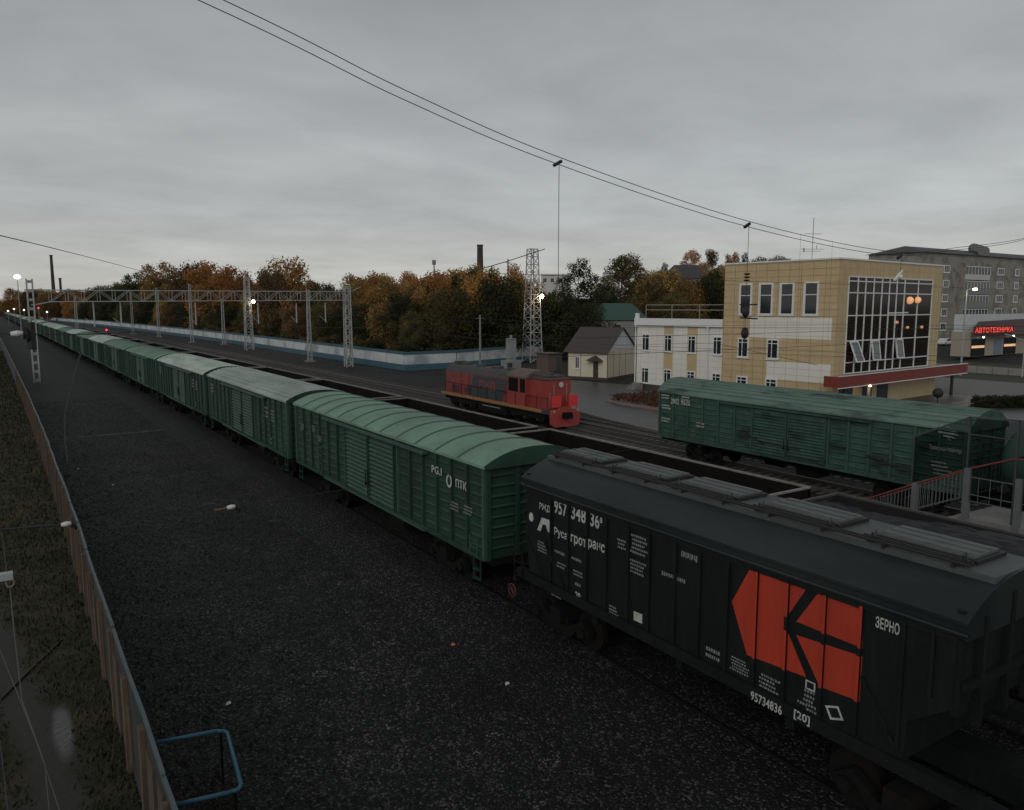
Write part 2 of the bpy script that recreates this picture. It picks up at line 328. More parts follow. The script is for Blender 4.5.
# loose stones of the gravel yard
def stones(name, n, fx, fy, smin, smax, m, label, z0=0):
    V=[];F=[]
    base = np.array([(1,0,0),(-1,0,0),(0,1,0),(0,-1,0),(0,0,1),(0,0,-.6)]); fc=[(0,2,4),(2,1,4),(1,3,4),(3,0,4),(2,0,5),(1,2,5),(3,1,5),(0,3,5)]
    for i in range(n):
        x,y = fx(),fy(); s = random.uniform(smin,smax); a=random.uniform(0,6.28); c,sn=math.cos(a),math.sin(a)
        q = base*np.array([s*random.uniform(.7,1.4), s*random.uniform(.7,1.2), s*random.uniform(.5,1)])
        b=len(V); x -= bend(y)
        for p in q: V.append((x+p[0]*c-p[1]*sn, y+p[0]*sn+p[1]*c, gz(x,y)+z0+p[2]+s*.2))
        F += [tuple(b+j for j in f) for f in fc]
    o=MB(); o.v=V;o.f=F;o.m=[0]*len(F); return o.build(name, m, label=label, cat='gravel', kind='stuff', fix=False)
stonem = gravel('loose stone', (.0065,.0068,.0072), (.125,.123,.118), 3.1, .0)
stones('loose_gravel', 45000, lambda: random.uniform(1.6,10.4), lambda: 6+75*random.random()**2.2, .012, .037, stonem, 'loose dark crushed stone scattered over the yard beside the long train')
stones('spilled_chippings', 5000, lambda: 9.75+random.gauss(0,.28), lambda: random.uniform(2.5,12), .006, .02, mat('pale chippings',(.07,.07,.068),.9,var=.6,scale=8), 'paler fine chippings strewn in a streak beside the black hopper')
lit = mat('white litter', (.5,.5,.48), .7)
for u,v,lab in [(507,684,'small white scrap lying on the gravel near the black hopper'),(453,645,'small orange scrap on the gravel left of the black hopper'),(78,469,'white scrap on gravel close to the timber fence'),(113,485,'pale scrap lying on gravel below the faint white line'),(228,704,'white stone lying on gravel above the blue tube loop')]:
    x,y = onz(u,v,.02); b=MB(); b.add([(x-.06,y-.04,.02),(x+.05,y-.05,.035),(x+.07,y+.04,.05),(x-.02,y+.06,.03),(x,y,.08)],[(0,1,4),(1,2,4),(2,3,4),(3,0,4),(0,3,2,1)])
    b.build('litter_scrap', mat('orange litter',(.5,.12,.04)) if 'orange' in lab else lit, label=lab, cat='litter')
b = MB(); a0 = onz(52,440,0); a1 = onz(178,429,0)
b.obox(a0, ((a1[0]-a0[0])/9,(a1[1]-a0[1])/9) if 0 else (Vector((a1[0]-a0[0],a1[1]-a0[1])).normalized().x,Vector((a1[0]-a0[0],a1[1]-a0[1])).normalized().y), (0,1), math.dist(a0,a1), .16, .0, .02)
b.build('crossing_plank', mat('worn pale plank',(.09,.092,.09),.8,var=.7,scale=2.5), label='thin pale strip lying across the gravel from fence to train', cat='strip')

V=[];F=[]
for i in range(2600):
    if i<1500: x,y=1.5+abs(random.gauss(0,.45)), random.uniform(8,45)
    elif i<2200: x,y=2.3+random.gauss(0,.3),12.8+random.gauss(0,.7)
    else: x,y=random.gauss(5,2.0),random.gauss(18,6)
    if x<1.45 or y<6: continue
    h=random.uniform(.02,.09); a=random.uniform(0,6.28); b=len(V); w=.01+h*.12; dx,dy=math.cos(a)*w,math.sin(a)*w
    V+=[(x-bend(y)-dx,y-dy,0),(x-bend(y)+dx,y+dy,0),(x-bend(y)+random.uniform(-.05,.05),y+random.uniform(-.05,.05),h)]; F.append((b,b+1,b+2))
o=MB();o.v=V;o.f=F;o.m=[0]*len(F)
o.build('weed_sprigs', mat('dull weed blades',(.03,.034,.015),.9,var=.5,col2=(.05,.035,.02)), label='sparse dull weeds growing in the gravel along the fence and inside the blue loop', cat='weeds', kind='stuff', fix=False)
# verge tufts
V=[];F=[]
for i in range(42000):
    y = 8+170*random.random()**2.3; x = random.uniform(-1.8-y*.03,1.33)
    cxp = .17-.13*max(0,y-15.5)
    if abs(x-cxp) < .42+random.uniform(-.2,.2) or (abs(x-.37)<.2 and abs(y-17.2)<1.2): continue
    xx = x-bend(y); h = random.uniform(.03,.12)*(1+y*.012); a=random.uniform(0,6.28); w=(.01+h*.1)*(1+y*.01)
    b=len(V); dx,dy=math.cos(a)*w,math.sin(a)*w; lx,ly=random.uniform(-.07,.07),random.uniform(-.07,.07)
    V+=[(xx-dx,y-dy,.0),(xx+dx,y+dy,.0),(xx+lx,y+ly,h)]; F.append((b,b+1,b+2))
o=MB();o.v=V;o.f=F;o.m=[0]*len(F)
o.build('grass_tufts', mat('grass blades',(.023,.03,.01),.9,var=.7,scale=.9,col2=(.055,.043,.016),c2amt=.5,c2scale=.6), label='short dull green and ochre grass on the verge left of the fence', cat='grass', kind='stuff', fix=False)

# ------------------------------------------------------------------ tracks
railm = mat('rail steel', (.12,.11,.1), .4, metal=.5, var=.2, scale=3)
tie = mat('concrete sleeper', (.095,.09,.082), .9, var=.3, scale=2)
TR = [12.1, 16.65, 34.4, 38.35, 43.5]
def track(xc, zt, y0, y1, tie_to, nm='railway_track', deep=True):
    t = MB(); ys = list(np.arange(y0, 80, 6.0)) + list(np.arange(80, y1, 15.0))
    for sx in (-.76,.76):
        for a,b_ in zip(ys,ys[1:]):
            t.bar((xc+sx-bend(a),a,zt-.07),(xc+sx-bend(b_),b_,zt-.07),.075,.14,0)
    y=y0
    while y < tie_to:
        t.box(xc-bend(y)-1.32, xc-bend(y)+1.32, y, y+.26, zt-.22, zt-.15, 1); y += .6
    t.build(nm, [railm if deep else wheelm, tie], kind='structure')
    s = MB(); vs=[]; k=6
    for y in ys:
        c = xc-bend(y); zb = zt-.32
        vs += [(c-2.6,y,zb),(c-1.6,y,zt-.19),(c-.6,y,zt-.18),(c+.6,y,zt-.18),(c+1.6,y,zt-.19),(c+2.6,y,zb)] if deep else [(c-3.6,y,-.05),(c-1.9,y,.22),(c-.6,y,.265),(c+.6,y,.265),(c+1.9,y,.22),(c+3.4,y,-.05)]
    s.add(vs, [(j*k+i,j*k+i+1,(j+1)*k+i+1,(j+1)*k+i) for j in range(len(ys)-1) for i in range(k-1)])
    s.build('track_ballast', ballast if deep else grav, kind='structure', fix=False)
for i,xc in enumerate(TR[:2]): track(xc, .3, -8, 860, -100, deep=False)
for i,xc in enumerate(TR[2:4]): track(xc, -.5, 0, 700, 200)

# ------------------------------------------------------------------ lettering
TXT = {}
def text_geo(s):
    if s in TXT: return TXT[s]
    c = bpy.data.curves.new('t','FONT'); c.body = s; c.resolution_u = 3; c.offset = .022; c.space_character = 1.06; c.extrude = 0; o = bpy.data.objects.new('t', c); COL.objects.link(o)
    dg = bpy.context.evaluated_depsgraph_get(); me = bpy.data.meshes.new_from_object(o.evaluated_get(dg))
    v = [tuple(p.co) for p in me.vertices]; f = [tuple(p.vertices) for p in me.polygons]
    bpy.data.objects.remove(o); bpy.data.meshes.remove(me)
    xs=[p[0] for p in v]; ys=[p[1] for p in v]
    TXT[s] = (v,f,min(xs),max(xs),min(ys),max(ys)); return TXT[s]
def letter(mb, s, X, yl, z0, w, h, m=0, slant=0.0, bold=0.0):
    v,f,xa,xb,ya,yb = text_geo(s)
    mb.add([(X, yl-(p[0]-xa)/(xb-xa)*w, z0+(p[1]-ya)/(yb-ya)*h) for p in v], f, m)
def captions(mb, X, yl, zt, w, lines, lh=.07, m=0):   # small unreadable caption lines
    for i in range(lines):
        y = yl - random.uniform(0,.12)*w; e = yl - w*random.uniform(.75,1); z = zt-i*lh*1.6
        while y > e:
            d = random.uniform(.02,.05); mb.add([(X,y,z),(X,y-d,z),(X,y-d,z-lh*random.uniform(.6,1)),(X,y,z-lh*.9)],[(0,1,2,3)],m); y -= d+.018

# ------------------------------------------------------------------ bogies and running gear
def bogie_parts(parent, yc, simple=False):
    f = MB()
    for s in (-1,1):
        f.prism([(yc-1.15,.55),(yc-.85,.75),(yc-.4,.45),(yc+.4,.45),(yc+.85,.75),(yc+1.15,.55),(yc+1.15,.38),(yc+.75,.5),(yc+.45,.2),(yc-.45,.2),(yc-.75,.5),(yc-1.15,.38)],'x',s*1.02-.09,s*1.02+.09)
        for d in (-.925,.925): f.tube((s*1.0,yc+d,.475),(s*1.2,yc+d,.475),.13,n=8)
        for d in (-.2,0,.2): f.tube((s*1.03,yc+d,.25),(s*1.03,yc+d,.62),.07,n=6)
    f.box(-1.25,1.25,yc-.22,yc+.22,.5,.85)
    b = f.build('bogie', under, parent)
    if simple: return
    for d in (-.925,.925):
        w = MB(); w.tube((-1.1,yc+d,.475),(1.1,yc+d,.475),.07,n=8)
        for s in (-1,1):
            w.tube((s*.72,yc+d,.475),(s*.86,yc+d,.475),.475,n=20); w.tube((s*.86,yc+d,.475),(s*.88,yc+d,.475),.2,n=12)
        w.build('wheelset', wheelm, b, smooth=False)
def coupler(parent, y, d):
    c = MB(); c.box(-.14,.14,min(y,y+d*.45),max(y,y+d*.45),.95,1.18); c.box(-.24,.24,min(y+d*.4,y+d*.7),max(y+d*.4,y+d*.7),.88,1.25)
    c.box(-.45,.45,min(y,y+d*.04),max(y,y+d*.04),.85,1.3)
    c.build('coupler', under, parent)

# ------------------------------------------------------------------ boxcars
def boxcar(loc, label, group, paint, roofm, trans, rise, L=16.3, detail=True, doorc=-.3, zs=1.31, ze=3.98, hw=1.6, old=False):
    """local frame: y along the wagon (0 at middle), z from rail top"""
    root = empty('boxcar', loc, label, 'freight wagon', group)
    h = L/2
    b = MB(); wx = hw-.09
    b.box(-wx,wx,-h,h,zs,ze)
    dw = 2.3
    # pressed panels and ribs
    n = 6
    for s in (-1,1):
        X0, X1 = (s*wx, s*(wx+.085)) if s>0 else (s*(wx+.085), s*wx)
        for side in (-1,1):
            e0 = doorc + side*dw; e1 = side*(h-.04); st = (e1-e0)/n
            for k in range(n+1):
                y = e0+st*k; b.box(X0,X1,y-.05,y+.05,zs+.0,ze-.05, 1 if (k in (0,n) or old) else 0)
            if detail:
                for k in range(n):
                    ya,yb = sorted((e0+st*k+side*.16, e0+st*(k+1)-side*.16))
                    z = zs+.3
                    while z < ze-.25:
                        b.prism([(s*wx,z-.05),(s*(wx+.04),z-.012),(s*(wx+.04),z+.012),(s*wx,z+.05)],'y',ya,yb); z += .29
            ya,yb = sorted((e0,e1)); b.box(*sorted((s*(wx-.01),s*(wx+.09))),ya,yb,zs-.02,zs+.12)
        b.box(*sorted((s*(wx-.01),s*(wx+.07))),-h,h,ze-.12,ze)
    # ends
    for s in (-1,1):
        for x in (-1.45,-.5,.5,1.45): b.box(x-.06,x+.06,*sorted((s*h,s*(h+.08))),zs,ze)
        z = zs+.3
        while detail and z < ze-.1:
            b.prism([(s*h,z-.05),(s*(h+.045),z-.012),(s*(h+.045),z+.012),(s*h,z+.05)],'x',-1.4,1.4); z+=.29
    b.build('body', [paint, green_edge], root)
    # doors (both sides): two leaves of horizontal corrugation
    for s in (-1,1):
        for q in (-1,1):
            y0,y1 = sorted((doorc+q*.03, doorc+q*(dw-.08)))
            d = MB(); xa,xb = sorted((s*wx,s*(wx+.1))); d.box(xa,xb,y0,y1,zs+.1,ze-.3)
            z = zs+.2; k=0
            while z < ze-.4:
                d.prism([(s*(wx+.1),z-.06),(s*(wx+.155),z-.02),(s*(wx+.155),z+.02),(s*(wx+.1),z+.06)],'y',y0+.08,y1-.08, 1 if (k%1==0 and not old) else 0); z += .155; k+=1
            for y in (y0+.02,y1-.06): d.box(*sorted((s*(wx+.1),s*(wx+.17))),y,y+.05,zs+.1,ze-.3)
            dd = d.build('door', [paint, green_edge], root)
            if detail:
                hd = MB(); yy = doorc+q*.12; hd.tube((s*(wx+.21),yy,zs+.6),(s*(wx+.21),yy,zs+1.15),.018); hd.box(*sorted((s*(wx+.15),s*(wx+.22))),yy-.05,yy+.05,zs+.58,zs+.66)
                hd.build('handle', under, dd)
    # rails for the doors
    t = MB()
    for s in (-1,1):
        t.box(*sorted((s*(wx+.03),s*(wx+.24))),doorc-dw-2.2,doorc+dw+2.2,ze-.24,ze-.16); t.box(*sorted((s*(wx+.03),s*(wx+.22))),doorc-dw-2.2,doorc+dw+2.2,zs+.02,zs+.09)
    t.build('door_rail', green_edge if not old else paint, root)
    # roof
    r = MB(); K=14; prof=[]
    for i in range(K+1):
        x = -hw-.03+(2*hw+.06)*i/K; prof.append((x, ze-.02+rise*(1-abs(2*i/K-1)**2.3)))
    r.prism(prof+[(hw+.03,ze-.1),(-hw-.03,ze-.1)],'y',-h-.12,h+.12)
    if trans:
        nn=12
        for k in range(1,nn):
            y=-h+2*h*k/nn
            for i in range(K):
                r.add([(prof[i][0],y-.035,prof[i][1]+.03),(prof[i+1][0],y-.035,prof[i+1][1]+.03),(prof[i+1][0],y+.035,prof[i+1][1]+.03),(prof[i][0],y+.035,prof[i][1]+.03),
                       (prof[i][0],y-.05,prof[i][1]-.01),(prof[i+1][0],y-.05,prof[i+1][1]-.01),(prof[i+1][0],y+.05,prof[i+1][1]-.01),(prof[i][0],y+.05,prof[i][1]-.01)],
                      [(0,1,2,3),(0,4,5,1),(3,2,6,7)],1)
    else:
        for i in range(1,K):
            r.bar((prof[i][0],-h-.1,prof[i][1]+.012),(prof[i][0],h+.1,prof[i][1]+.012),.07,.045,0)
            if i%3==0: r.bar((prof[i][0]+.06,-h-.1,prof[i][1]+.004),(prof[i][0]+.06,h+.1,prof[i][1]+.004),.035,.03,1)
    # end caps: dark arch
    for s in (-1,1):
        r.prism([(p[0],p[1]+.02) for p in prof]+[(prof[-1][0],ze-.1),(prof[0][0],ze-.1)],'y',*sorted((s*(h+.121),s*(h+.15))),m=2)
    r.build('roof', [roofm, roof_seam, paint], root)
    # frame
    f = MB(); f.box(-1.3,1.3,-h,h,zs-.2,zs-.02); f.box(-.3,.3,-h,h,zs-.45,zs-.2)
    if detail:
        f.box(-.9,.2,-1.6,-.4,.45,.95); f.tube((.3,1.2,.6),(.3,2.4,.6),.22,n=10)
        for s in (-1,1):
            for q in (-1,1):   # end steps
                y=q*(h-.45)
                sp=MB()
                for dy in (-.18,.18): sp.bar((s*1.53,y+dy,zs),(s*1.53,y+dy,.66),.03)
                for z in (.68,.95): sp.bar((s*1.53,y-.18,z),(s*1.53,y+.18,z),.12,.025)
                sp.build('step', green, root)
    f.build('underframe', under, root)
    for q in (-1,1):
        bogie_parts(root, q*(h-3.0), simple=not detail); 
        if detail: coupler(root, q*h, q)
    if detail:
        for s,q in ((-1,-1),(1,1),(-1,1)):  # corner ladder
            l = MB(); y0=q*(h-.45) if q<0 else q*(h-3.3)
            for dy in (-.2,.2): l.tube((s*(hw+.05),y0+dy,zs+.05),(s*(hw+.05),y0+dy,zs+(1.25 if q>0 else 0.6)),.016,n=5)
            for k in range(3 if q<0 else 4): l.tube((s*(hw+.05),y0-.2,zs+.2+k*.32 if q>0 else zs+.1+k*.2),(s*(hw+.05),y0+.2,zs+.2+k*.32 if q>0 else zs+.1+k*.2),.014,n=5)
            l.build('ladder', green_edge, root)
    return root

G1 = 'boxcars of the long green freight train'
PITCHW = 17.22
c0 = 25.6
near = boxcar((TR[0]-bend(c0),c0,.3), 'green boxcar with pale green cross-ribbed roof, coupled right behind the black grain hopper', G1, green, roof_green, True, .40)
# lettering on the nearest boxcar (world X plane 10.47)
def to_local(y, c): return y-c
lt = MB(); XL = -(1.6)+.025
def L1(s,u0,v0,u1,v1,uu=None,bold=.006,hh=None):
    ya,za = onx(u0,v0,10.5); yb,zb = onx(u1,v1,10.5); letter(lt, s, -1.605, ya-c0, min(za,zb)-.3 if 0 else zb-.3, ya-yb, hh or .33, bold=bold)
L1('PG.I',433.5,478,443.5,476,hh=.24)
ya,za = onx(450,479,10.5)
for k in range(16):
    a=2*math.pi*k/16; a2=2*math.pi*(k+1)/16
    if k in (4,): continue
    lt.add([(-1.605,ya-c0-.05+.17*math.cos(a),za-.34+.2*math.sin(a)),(-1.605,ya-c0-.05+.17*math.cos(a2),za-.34+.2*math.sin(a2)),(-1.605,ya-c0-.05+.1*math.cos(a2),za-.34+.13*math.sin(a2)),(-1.605,ya-c0-.05+.1*math.cos(a),za-.34+.13*math.sin(a))],[(0,1,2,3)])
L1('ПТК',457.5,489,468.5,491,hh=.25)
ya,za=onx(474.5,515,10.5); captions(lt,-1.605,0,0,.1,0)
lt.add([(-1.605,-8.0,za-.3+.85-.55),(-1.605,-7.78,za-.3+.85-.55),(-1.605,-7.78,za+.3-.3),(-1.605,-8.0,za+.3-.3)],[(0,1,2,3)])
lt.build('lettering', white, near); lt=MB()
for u,v in ((452,500),(465,504),(313,425),(302,423),(319,435)):
    ya,za=onx(u,v,10.5); captions(lt,-1.605,ya-c0,za-.3,.5,3,.06)
lt.build('lettering', captionw, near)

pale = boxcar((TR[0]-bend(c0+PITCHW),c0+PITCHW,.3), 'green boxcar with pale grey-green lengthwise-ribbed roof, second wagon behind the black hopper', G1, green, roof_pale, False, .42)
cp = MB(); captions(cp,-1.605,7.4,3.5,.9,3,.13); captions(cp,-1.605,-4.6,3.35,.7,3,.13); captions(cp,-1.605,-5.6,3.3,.8,4,.1); captions(cp,-1.605,-5.4,1.9,.3,2,.12)
cp.build('lettering', captionw, pale)
def simple_car(src_roof, trans, rf):
    return boxcar((0,-400,0), 'x', G1, green, src_roof, trans, .42, detail=False)
far_g = simple_car(roof_green, True, 0); far_p = simple_car(roof_pale, False, 0)
ordn = ['third','fourth','fifth','sixth','seventh','eighth','ninth','tenth','eleventh','twelfth','thirteenth','fourteenth','fifteenth','sixteenth','seventeenth','eighteenth','nineteenth','twentieth','twenty-first','twenty-second','twenty-third','twenty-fourth','twenty-fifth','twenty-sixth','twenty-seventh','twenty-eighth','twenty-ninth','thirtieth','thirty-first','thirty-second','thirty-third','thirty-fourth','thirty-fifth','thirty-sixth','thirty-seventh','thirty-eighth']
pattern = 'pggpgpgpppgppgpgppgpppgppgpgppgpppgpgp'
for k,w in enumerate(ordn):
    y = c0+PITCHW*(k+2); x = TR[0]-bend(y); dydx = -(bend(y+1)-bend(y-1))/2
    gr = pattern[k]=='g'
    src = (near if gr else pale) if k < 3 else (far_g if gr else far_p)
    c = inst(src, (x,y,.3), -math.atan(dydx), 'green boxcar with %s roof, %s wagon behind the black hopper in the long train'%('pale green' if gr else 'pale grey', w), G1)
    if k<3:
        for ch in list(c.children):
            if ch.name.startswith('lettering') and gr: bpy.data.objects.remove(ch)
for r_ in (far_g, far_p):
    for ch in list(r_.children_recursive): bpy.data.objects.remove(ch)
    bpy.data.objects.remove(r_)

# far boxcar on the third track
y0b,y1b = 15.9,34.0; cb=25.0; xb=34.4
b2 = boxcar((xb,cb,-.5), 'weathered green boxcar with patchy roof standing in front of the tan building', 'green boxcars standing on the far track', green_old, roof_old, False, .74, L=18.0, old=True, zs=1.22, ze=3.97)
lt = MB(); XX=32.79; 
def B2(s,u0,v0,u1,v1,hh,bold=.01):
    ya,za=onx(u0,v0,XX); yb,zb=onx(u1,v1,XX); letter(lt,s,-1.608,ya-cb,za+.5-hh,ya-yb,hh,bold=bold)
B2('2902',671,398,679,400,.34,.015); B2('9635',681,399,690,402,.34,.015)
B2('Трансконтейнер',929,444,962,447,.26,.008)
ya,za=onx(946,435,XX)
for q,(zo,ww) in enumerate(((.42,.5),(.3,.95),(.16,1.1),(.02,.85),(-.1,.5))):
    lt.add([(-1.608,ya-cb+ww/2-.1*q,za+.5+zo-.1),(-1.608,ya-cb-ww/2,za+.5+zo-.13),(-1.608,ya-cb-ww/2+.15,za+.5+zo-.05),(-1.608,ya-cb+ww/2-.1*q,za+.5+zo-.02)],[(0,1,2,3)])
for u,v in ((661,394),(661,404),(681,396),(661,417),(695,422),(930,460),(933,468)):
    ya,za=onx(u,v,XX); captions(lt,-1.608,ya-cb,za+.5,.8,2,.1)
lt.build('lettering', mat('worn lettering',(.42,.44,.41),.7,var=.4,scale=8), b2)
for (u0,v0,u1,v1) in ((746,433,765,444),(760,441,800,449),(785,455,818,462),(878,462,900,466),(866,455,884,460)):
    ya,za=onx(u0,v0,XX); yb_,zb_=onx(u1,v1,XX); dm=MB(); dm.bar((-1.66,ya-cb,za+.5),(-1.66,yb_-cb,zb_+.5),.05,.09)
    dm.build('torn_cladding_strip', mat('dark torn strip',(.02,.022,.02),.8), b2)
# the dark wagon hidden behind the shelter glass
b3 = copy_tree(b2); b3.location=(xb, cb-31.5, -.5)
for ch in list(b3.children):
    if ch.name.startswith('lettering') or ch.name.startswith('torn'): bpy.data.objects.remove(ch)
b3['label']='dark green boxcar end standing far right behind the shelter'; 
tk = empty('tank_wagon', (xb, 9.6, -.5), 'pale green tank wagon seen through the shelter glass beside the weathered boxcar', 'tank wagon')
t = MB(); K=20; L_=5.2; prof=[(-L_-.3,.0),(-L_-.25,.7),(-L_,1.15),(-L_+.3,1.42),(-L_+.8,1.5),(L_-.8,1.5),(L_-.3,1.42),(L_,1.15),(L_+.25,.7),(L_+.3,.0)]
vs=[];
for (yy,rr) in prof:
    for i in range(K): a=2*math.pi*i/K; vs.append((max(rr,.01)*math.cos(a),yy,2.75+max(rr,.01)*math.sin(a)))
fs=[(j*K+i,j*K+(i+1)%K,(j+1)*K+(i+1)%K,(j+1)*K+i) for j in range(len(prof)-1) for i in range(K)]
t.add(vs,fs); t.build('tank', mat('pale green tank paint',(.1,.18,.14),.5,var=.2,scale=.8), tk, smooth=True)
t = MB(); t.tube((0,0,4.2),(0,0,4.55),.35,n=14); t.build('dome_hatch', under, tk)
t = MB(); t.box(-1.2,1.2,-5.6,5.6,1.0,1.25); 
for q in (-4.2,4.2): t.box(-1.1,1.1,q-.3,q+.3,1.25,1.9)
t.build('underframe', under, tk)
for q in (-3.6,3.6): bogie_parts(tk,q)
lt=MB(); letter(lt,'вагон 8',-1.53,2.6,2.55,2.6,.34,bold=.01); lt.build('lettering', white, tk)

# ------------------------------------------------------------------ black grain hopper
hy0,hy1 = 4.92,15.7; hc=(hy0+hy1)/2; hx=12.1
hp = empty('grain_hopper', (hx,hc,.3), 'black grain hopper wagon with orange arrow emblem and ribbed side at the front right', 'freight wagon')
def hl(u,v,X=10.56):
    y,z = onx(u,v,X); return (y-hc, z-.3)
h2=(hy1-hy0)/2
b=MB(); zs=1.62; ze=3.72; wx=1.53
# side wall polygons with raised ends
ra = hl(907,700)[0]; la = 5.1
sidep=[(la,zs),(ra,zs-.02),(ra,hl(908,723)[1]),(-h2+.08,hl(966,712)[1]),(-h2+.08,ze),(h2-.15,ze),(h2-.15,zs+.9)]
b.prism(sidep,'x',-wx,wx)
ribu=[551,568,586.6,606,628,649,675,699.6,728,757,788,826,863,907,937,966]
for u in ribu:
    y = hl(u,600)[0]
    zb = zs if u<=907 else hl(966,712)[1]
    for s in (-1,1): b.box(*sorted((s*wx,s*(wx+.05))),y-.028,y+.028,zb,ze)
for s in (-1,1):
    b.box(*sorted((s*wx,s*(wx+.035))),-h2+.08,h2-.15,ze-.06,ze+.02)
b.build('body', hop, hp)
r=MB(); K=16; prof=[]
zc=4.46; zeave=3.99
for i in range(K+1):
    x=-1.6+3.2*i/K; prof.append((x, zeave+(zc-zeave)*(1-abs(2*i/K-1)**2.4)))
r.prism(prof+[(1.6,zeave-.05),(1.55,zeave-.06),(1.55,3.72),(-1.55,3.72),(-1.55,zeave-.06),(-1.6,zeave-.05)],'y',-h2,h2)
for s in (-1,1): r.tube((s*1.57,-h2,3.8),(s*1.57,h2,3.8),.035,n=8)
r.build('roof', hop_roof, hp)
# roof walkway strip, rails and hatches
w=MB(); w.box(-.82,.45,-h2+.05,h2-.05,zc-.12,zc+.0)
w.build('roof_walk', mat('roof walk plate',(.062,.071,.071),.6,var=.3,scale=1.5), hp)
hatch = None
hys = []
for (u0,u1) in ((560,620),(628,700),(711,800),(828,968)):
    pass
for k,(hu,hv) in enumerate(((592,459),(653,476),(720,494),(812,522),(935,558))):
    yc = onx(hu,hv,12.03)[0]-hc; HL=.8
    q = MB(); q.box(-.5,.36,yc-.84,yc+.84,zc+.0,zc+.06,1); q.box(-.44,.3,yc-.76,yc+.76,zc+.06,zc+.1)
    for j in range(3): q.box(-.38+j*.25,-.32+j*.25,yc-.72,yc+.72,zc+.1,zc+.12)
    ho = q.build('hatch', [hop_hatch, black], hp)
    for yy in (-.7,.72):
        q=MB(); q.box(-.7,-.58,yc+yy-.05,yc+yy+.05,zc+.0,zc+.09); q.bar((-.74,yc+yy-.12,zc+.09),(-.45,yc+yy+.06,zc+.13),.022); q.tube((-.64,yc+yy,zc+.06),(-.64,yc+yy,zc+.14),.016,n=6)
        q.build('latch', black, ho)
    q=MB(); q.bar((-.66,yc-.85,zc+.08),(-.66,yc+.85,zc+.08),.03); q.build('hinge_bar', black, ho)
q=MB()
for k in range(10): q.box(-.84,-.7,-h2+.6+k*1.08,-h2+.66+k*1.08,zc-.02,zc+.04)
for x in (-.82,-.72): q.bar((x,-h2+.4,zc+.065),(x,h2-.2,zc+.065),.03,.035)
q.build('running_rail', black, hp)
# sill, frame, end braces
f=MB()
for s in (-1,1): f.box(*sorted((s*1.42,s*1.6)),-h2-.9,h2+.35,1.38,1.6)
f.box(-.3,.3,-h2-.9,h2+.35,1.0,1.45)
for q in (-1,1): f.box(-1.6,1.6,*sorted((q*(h2+(.35 if q>0 else .9)),q*(h2+(.2 if q>0 else .75)))),1.2,1.6)
for yy in (-2.6,0,2.6): f.box(-1.45,1.45,yy-.08,yy+.08,1.1,1.4)
f.build('sill', hop, hp)
for s in (-1,1):
    q=MB()
    a=hl(863,660)[0]; c=hl(900,770)[0]
    q.bar((s*(wx+.03),a,zs+1.0),(s*(wx+.03),c,zs+.02),.06,.05)
    q.build('side_brace', hop, hp); q=MB()
    q.bar((s*(wx+.01),h2-.2,zs+.9),(s*(wx+.01),h2-.9,zs+.02),.05)
    q.build('side_brace', hop, hp); q=MB()
    q.bar((s*(wx+.03),hl(545,600)[0],zs+.95),(s*(wx+.03),hl(551,600)[0]-.55,zs+.02),.06,.05)
    q.build('side_brace', hop, hp)
for s in (-1,1):
    q=MB(); e0=s*(h2-.1)
    for x in (-1.1,-.35,.35,1.1): q.box(x-.05,x+.05,*sorted((e0,e0+s*.12)),zs+.75,4.0 if abs(x)>1 else 4.2)
    q.box(-1.55,1.55,*sorted((e0-.001*s,e0+s*.13)),3.0,3.12)
    q.box(-1.5,1.5,*sorted((e0-s*.1,e0)),zs+.95,4.1)
    q.build('end_wall_rib', hop, hp)
q=MB()
for yy in (-2.7,0,2.7):
    q.add([(-1.2,yy-1.1,1.62),(1.2,yy-1.1,1.62),(1.2,yy+1.1,1.62),(-1.2,yy+1.1,1.62),(-.4,yy-.35,.75),(.4,yy-.35,.75),(.4,yy+.35,.75),(-.4,yy+.35,.75)],[(0,1,5,4),(1,2,6,5),(2,3,7,6),(3,0,4,7),(4,5,6,7)])
q.build('discharge_chute', under, hp)
for q in (-1,1):
    bogie_parts(hp,q*(h2-1.0)); coupler(hp,q*(h2+.35 if q>0 else h2+.9),q)
# ladder and hand wheel at far end
q=MB()
for dy in (0,.35): q.tube((-1.62,h2+.05-dy+.2,1.4),(-1.62,h2+.05-dy+.2,2.5),.018,n=5)
for k in range(4): q.tube((-1.62,h2-.1,1.5+k*.26),(-1.62,h2+.25,1.5+k*.26),.015,n=5)
q.build('ladder', under, hp)
q=MB()
for k in range(14):
    a=2*math.pi*k/14;a2=2*math.pi*(k+1)/14; q.tube((-1.66,h2+.3+.17*math.cos(a),.95+.17*math.sin(a)),(-1.66,h2+.3+.17*math.cos(a2),.95+.17*math.sin(a2)),.02,n=5)
for k in range(4): a=math.pi*k/4; q.tube((-1.66,h2+.3+.17*math.cos(a),.95+.17*math.sin(a)),(-1.66,h2+.3-.17*math.cos(a),.95-.17*math.sin(a)),.01,n=4)
q.build('hand_wheel', mat('faded red wheel',(.08,.018,.014)), hp)
# emblem and lettering
XD=-(wx+.004)
def poly8(mb, pts, X=None, m=0):
    P=[hl(700+x/3,540+y/3) for x,y in pts]; X = XD if X is None else X
    mb.add([(X,p[0],p[1]) for p in P],[tuple(range(len(P)))],m)
    return P
e=MB()
polys=[[(150,85),(95,185),(140,345),(318,412),(250,245),(318,148)],[(355,158),(490,198),(487,325),(288,245)],[(288,285),(487,350),(478,485),(358,440)]]
for P in polys: poly8(e,P)
